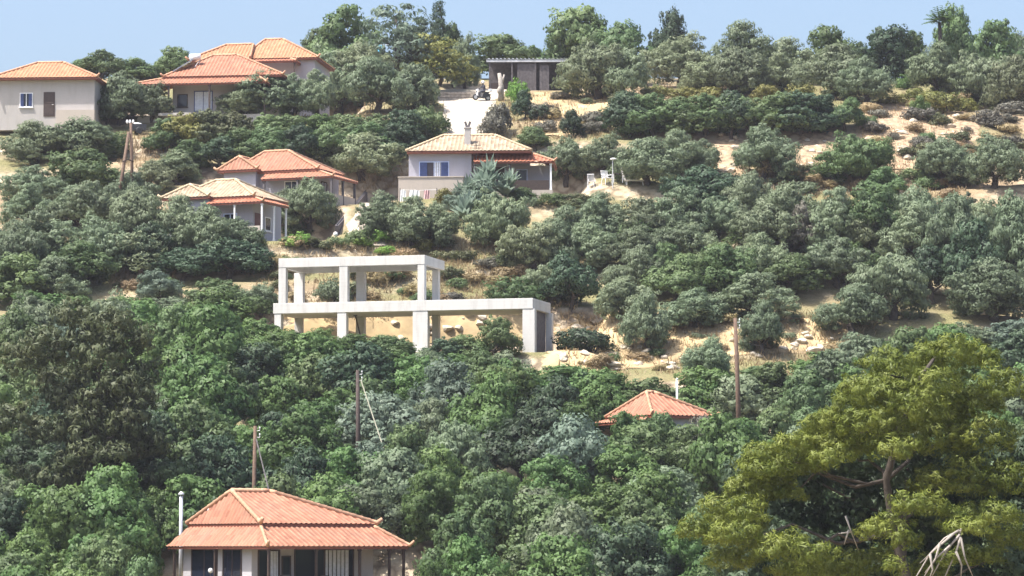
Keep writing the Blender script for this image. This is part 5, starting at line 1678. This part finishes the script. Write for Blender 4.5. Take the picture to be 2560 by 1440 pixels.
# ------------------------------------------------------------------ the big pine and the brown pine
def pads_tree(name, label, pads, base, Yc, mat, seed, trunk_pts, bark, subr, L, W, dens, leaves, limbs=True, droop=0.0, fat=1.45, r0=.2):
    """conifer built of needle pads carried on limbs; pads = (px, py, width, height, depth offset)"""
    g = at(base[0], base[1], Yc); gz = tz(g.x, Yc)
    o = root(name, label, 'tree', (g.x, Yc, gz))
    O = np.array([g.x, Yc, gz])
    rng = np.random.default_rng(seed)
    lobes = []
    for (px, py, w, h, dy) in pads:
        Y = Yc + dy; p = at(px, py, Y); s = ppm(Y)
        rx, rz = w / s / 2 * 1.08, h / s / 2 * fat
        c = np.array([p.x, p.y, p.z]) - O
        n = max(1, int(rx / rz * 1.3))
        for k in range(n):               # a flat pad is a handful of overlapping tufts
            f = ((k + .5) / n - .5) * 2
            lobes.append((c + np.array([f * rx * .7, rng.uniform(-.5, .5) * rx, rng.uniform(-.25, .25) * rz]), (rx * .55 / max(n * .55, 1) + rz * .35, rx * .6, rz * .8)))
    P, Nn = crown_points(lobes, rng, subr=subr, dens=dens, leaves=leaves, inner=.16, low=-.55)
    # needles point outwards from their sprays
    V, Q = leaf_quads(P, unit(Nn + rng.normal(size=Nn.shape) * .35), L, W, rng, droop)
    me = mesh_np('crown', V, Q, M[mat], np.repeat(Nn, 4, axis=0))
    c = link(bpy.data.objects.new('crown', me)); c.parent = o
    m = MB()
    tp = [np.array(at(px, py, Yc + dy)) - O for px, py, dy in trunk_pts]
    rad = [r0 * (1 - .75 * i / (len(tp) - 1)) for i in range(len(tp))]
    tp[0][2] = -.4
    m.tube([tuple(t) for t in tp], rad, 10)
    if limbs:
        for lc, lr in lobes[::9]:
            i = int(np.argmin([np.linalg.norm(np.array(t) - (lc - np.array([0, 0, 1.0]))) for t in tp]))
            limb(m, tp[i], lc - np.array([0, 0, lr[2] * .4]), .075, .02, rng, 6)
    m.build('trunk', M[bark], o, smooth=True)
    return o

PP = [(1960, 1158, 210, 60, 1.3), (1900, 1205, 150, 50, 1.2), (2040, 1120, 200, 60, 2.0), (2130, 1085, 200, 60, 2.6), (2230, 1050, 200, 60, 2.8), (2310, 1010, 180, 60, 2.6), (2330, 1060, 200, 60, 3.4), (2400, 1000, 200, 60, 2.6), (1850, 1300, 130, 50, 1.2), (1940, 1240, 120, 40, 1.0), (2180, 1000, 150, 60, 1.2), (2090, 1060, 150, 50, 1.0), (2250, 960, 150, 60, 1.0), (2340, 920, 150, 60, 1.5),  # hidden rear pads added to block the sun and darken the hollow
      (2345, 888, 130, 60, .5), (2225, 925, 150, 80, -.5), (2420, 900, 150, 70, 1), (2330, 955, 160, 80, -1), (2195, 995, 170, 80, -1.2), (2290, 1035, 160, 90, -1.5),
      (2110, 1035, 140, 76, -.6), (2060, 1062, 120, 64, -.2), (2185, 1075, 170, 70, -1.6), (2090, 1105, 150, 56, -1), (2250, 1122, 130, 50, -1.9), (2010, 1112, 150, 56, -.4),
      (1935, 1135, 130, 56, .2), (1890, 1166, 90, 50, .4), (2075, 1150, 110, 46, -1.2), (1925, 1175, 120, 40, -.5), (1850, 1232, 96, 60, .2), (1800, 1272, 110, 66, 0), (1872, 1284, 110, 60, -.6),
      (1760, 1330, 120, 50, -.2), (1840, 1332, 120, 56, -.8), (1960, 1372, 120, 56, -1.2), (2042, 1388, 100, 46, -1.4), (1900, 1360, 100, 44, -.8), (1720, 1340, 70, 36, .2),
      (2300, 1272, 140, 56, -2.2), (2385, 1300, 90, 56, -2), (2185, 1322, 90, 40, -1.8), (2262, 1356, 80, 70, -2.4), (2232, 1420, 60, 50, -2.4), (2225, 1300, 70, 34, -1.6),
      (1830, 1402, 130, 50, .5), (1990, 1425, 130, 44, .4), (2120, 1120, 160, 60, 1.5),
      (2360, 1100, 150, 100, 1.5), (2420, 1180, 150, 110, 1.2), (2330, 1200, 130, 70, 2.0), (2440, 1010, 150, 90, 1), (2480, 1090, 150, 90, .5),
      (2500, 960, 140, 80, .8), (2520, 1200, 120, 90, .5), (2470, 1290, 140, 60, -.8), (2530, 1340, 130, 70, -.5), (2440, 1390, 110, 50, 1.4), (2372, 1400, 70, 40, -2.9), (2420, 1315, 90, 40, -3.0), (2170, 1410, 130, 60, 2.2), (2330, 1420, 120, 60, 2.2), (2080, 1440, 160, 60, 2.4)]
pads_tree('pine_tree', 'big yellow-green pine filling the near corner with dark hollow branches', PP, (2245, 1900), 100.0, 'pine', 5,
          [(2300, 1900, 1.2), (2280, 1500, 1.2), (2235, 1330, 1.0), (2215, 1200, .8), (2250, 1080, .4), (2290, 960, 0), (2340, 890, .2)], 'bark', .20, .20, .036, 1.15, 40)
DP = []  # dark-leaved pads added behind the pine to deepen its hollow
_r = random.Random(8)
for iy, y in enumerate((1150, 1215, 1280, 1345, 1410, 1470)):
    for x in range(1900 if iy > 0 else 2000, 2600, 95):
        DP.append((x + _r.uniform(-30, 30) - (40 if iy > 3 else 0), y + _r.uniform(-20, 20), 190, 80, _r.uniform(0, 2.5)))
pads_tree('added_shade_tree', 'added dark evergreen standing in for deep shade behind the big yellow-green pine', DP, (2260, 1900), 104.5, 'dark', 15,
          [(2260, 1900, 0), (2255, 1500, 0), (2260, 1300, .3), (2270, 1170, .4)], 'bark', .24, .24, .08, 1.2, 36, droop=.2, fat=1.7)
def deadwood():
    for lab, px, py, pts in (
        ('bleached fallen bough hanging in splayed strands under the big pine', 2400, 1335, [[(2398, 1326), (2362, 1346), (2325, 1385), (2292, 1440), (2272, 1480)], [(2400, 1336), (2376, 1364), (2350, 1405), (2322, 1455)], [(2402, 1342), (2390, 1380), (2372, 1420), (2352, 1465)], [(2402, 1345), (2412, 1395), (2436, 1450)], [(2385, 1334), (2340, 1372), (2300, 1408)], [(2404, 1322), (2392, 1345), (2404, 1372)], [(2350, 1358), (2338, 1400), (2312, 1432)], [(2325, 1385), (2332, 1425), (2320, 1455)], [(2376, 1364), (2340, 1395), (2305, 1450)], [(2390, 1380), (2404, 1412), (2402, 1450)]]),
        ('broken pale stub of a branch in the dark heart of the big pine', 2120, 1300, [[(2114, 1290), (2128, 1330), (2146, 1375)], [(2122, 1325), (2110, 1362)], [(2126, 1330), (2096, 1334)]])):
        Y = 96.6 if px > 2300 else 99.0
        a = at(px, py, Y)
        o = root('dead_bough', lab, 'branch', (a.x, a.y, a.z))
        for q in pts:
            rr = .042 if px > 2300 else .035
            m = MB()
            P = [tuple(at(x, y, Y + .12 * i) - a) for i, (x, y) in enumerate(q)]
            m.tube(P, [rr * (1 - .7 * i / (len(P) - 1)) for i in range(len(P))], 7)
            m.build('branch', M['bark_pale'], o, smooth=True)
deadwood()

BP = [(240, 1045, 130, 60, 0), (290, 1020, 120, 60, -.3), (200, 1150, 130, 60, 0), (335, 1050, 110, 60, -.6), (280, 860, 150, 70, 1), (250, 1150, 130, 50, 0), (310, 1000, 140, 70, 1), (180, 900, 120, 80, 1),
      (285, 812, 130, 70, 0), (215, 850, 120, 80, .5), (330, 860, 110, 80, -.4), (270, 900, 140, 80, -.6), (345, 930, 90, 80, -.6), (225, 940, 110, 70, -.2), (300, 975, 130, 70, -.9), (355, 990, 70, 60, -.8),
      (180, 800, 110, 70, .6), (120, 860, 120, 90, .4), (60, 900, 130, 90, .5), (250, 1000, 90, 50, 0), (300, 1065, 140, 60, -.4), (365, 1100, 110, 50, -.5), (240, 1095, 120, 56, 0), (310, 1135, 140, 44, -.6), (180, 1080, 110, 60, .4),
      (380, 1130, 80, 36, -.3), (120, 1080, 110, 70, .6), (40, 1060, 120, 80, .5), (250, 1190, 120, 44, -.2), (340, 1190, 120, 36, 0), (160, 1210, 120, 50, .5), (60, 1200, 130, 70, .5), (210, 1010, 160, 70, 2), (150, 960, 150, 90, 2), (280, 1230, 120, 40, .6)]
pads_tree('pine_tree', 'brown-tinged drooping pine at the edge of the thicket', BP, (230, 1330), 172.0, 'brown', 6,
          [(230, 1330, 0), (225, 1200, 0), (235, 1100, .3), (245, 950, .2), (270, 830, 0)], 'bark', .34, .34, .10, 1.15, 30, droop=.45, fat=1.4, r0=.16)

# ------------------------------------------------------------------ dry grass and loose rocks
def grass():
    rng = np.random.default_rng(9)
    Ps = []
    for (x0, x1, y0, y1, n) in ((1090, 1440, 600, 780, 2600), (640, 1110, 610, 800, 1500), (1400, 2200, 780, 940, 2200), (1850, 2420, 405, 500, 1800), (1330, 1570, 235, 350, 900),
                                (620, 1110, 262, 300, 700), (2150, 2430, 235, 380, 900), (1560, 2120, 205, 262, 1500), (280, 440, 610, 740, 500), (300, 420, 330, 460, 500), (900, 1020, 390, 480, 300), (1230, 1340, 250, 350, 400)):
        for _ in range(n // 3):
            p = hit(rng.uniform(x0, x1), rng.uniform(y0, y1))
            k = rng.integers(5, 10)
            Ps.append(np.array(p) + rng.normal(size=(k, 3)) * np.array([.22, .22, .02]))
    P = np.concatenate(Ps)
    n = len(P)
    a = rng.uniform(0, 6.28, n); h = rng.uniform(.12, .42, n); w = rng.uniform(.02, .05, n)
    s = np.stack([np.cos(a), np.sin(a), 0 * a], 1) * w[:, None]
    lean = rng.normal(size=(n, 3)) * .16; lean[:, 2] = 0
    up = np.stack([0 * a, 0 * a, h], 1) + lean
    b = P - np.array([0, 0, .06])
    V = np.stack([b - s, b + s, P + up + s * .25, P + up - s * .25], 1).reshape(-1, 3)
    Q = np.arange(n * 4).reshape(n, 4)
    me = mesh_np('dry_grass', V, Q, M['dry'])
    tag(link(bpy.data.objects.new('dry_grass', me)), 'straw-coloured dry grass on the open terraces', 'grass', kind='stuff')
grass()

def rocks():
    prot = []
    for s in range(4):
        rng = np.random.default_rng(200 + s)
        import bmesh
        bm = bmesh.new(); bmesh.ops.create_icosphere(bm, subdivisions=2, radius=.5)
        cuts = [(unit(rng.normal(size=(1, 3)))[0], rng.uniform(.25, .45)) for _ in range(9)]
        for v in bm.verts:
            for d, k in cuts:
                q = float(np.dot(v.co, d)) - k
                if q > 0: v.co -= Vector(d * q)
            v.co += Vector(rng.normal(size=3) * .018)
        me = bpy.data.meshes.new('rock'); bm.to_mesh(me); bm.free(); me.materials.append(M['rock']); prot.append(me)
    rng = random.Random(31)
    for (x0, x1, y0, y1, n, lab, grp) in ((1400, 1720, 830, 925, 40, 'pale limestone rock on the sandy bank below the lower olives', 'rocks on the sandy bank'),
                                     (1780, 2090, 830, 905, 28, 'pale limestone rock on the bank round the tall leaning pole', 'rocks round the leaning pole'),
                                     (2160, 2410, 290, 410, 46, 'pale rock of the bare rocky slope under the ridge', 'rocks of the rocky slope'),
                                     (1780, 1850, 340, 450, 14, 'pale rock in the scar beside the many-stemmed olive', 'rocks in the first scar'),
                                     (1975, 2070, 350, 440, 18, 'pale rock in the wider scar between the terrace olives', 'rocks in the wider scar'),
                                     (880, 1220, 770, 860, 18, 'pale rock on the cut bank behind the concrete frame', 'rocks behind the frame')):
        for _ in range(n):
            p = hit(rng.uniform(x0, x1), rng.uniform(y0, y1))
            o = link(bpy.data.objects.new('rock', rng.choice(prot)))
            k = rng.uniform(.25, .95)
            o.location = p + Vector((0, 0, k * .12)); o.scale = (k * rng.uniform(.8, 1.4), k, k * rng.uniform(.55, .9)); o.rotation_euler = (rng.uniform(-.3, .3), rng.uniform(-.3, .3), rng.uniform(0, 6.28))
            tag(o, lab, 'rock', grp)
rocks()

# ------------------------------------------------------------------ the air between the camera and the ridge
def haze():
    m = MB(); m.box(-905, 905, -305, 905, -42, 64)
    mat = bpy.data.materials.new('thin_haze'); mat.use_nodes = True
    nt = mat.node_tree; nt.nodes.remove(nt.nodes['Principled BSDF'])
    v = nt.nodes.new('ShaderNodeVolumePrincipled')
    v.inputs['Color'].default_value = (.88, .88, 1.0, 1); v.inputs['Density'].default_value = .00012
    nt.links.new(v.outputs[0], nt.nodes['Material Output'].inputs['Volume'])
    o = m.build('haze', mat); tag(o, kind='stuff')
haze()
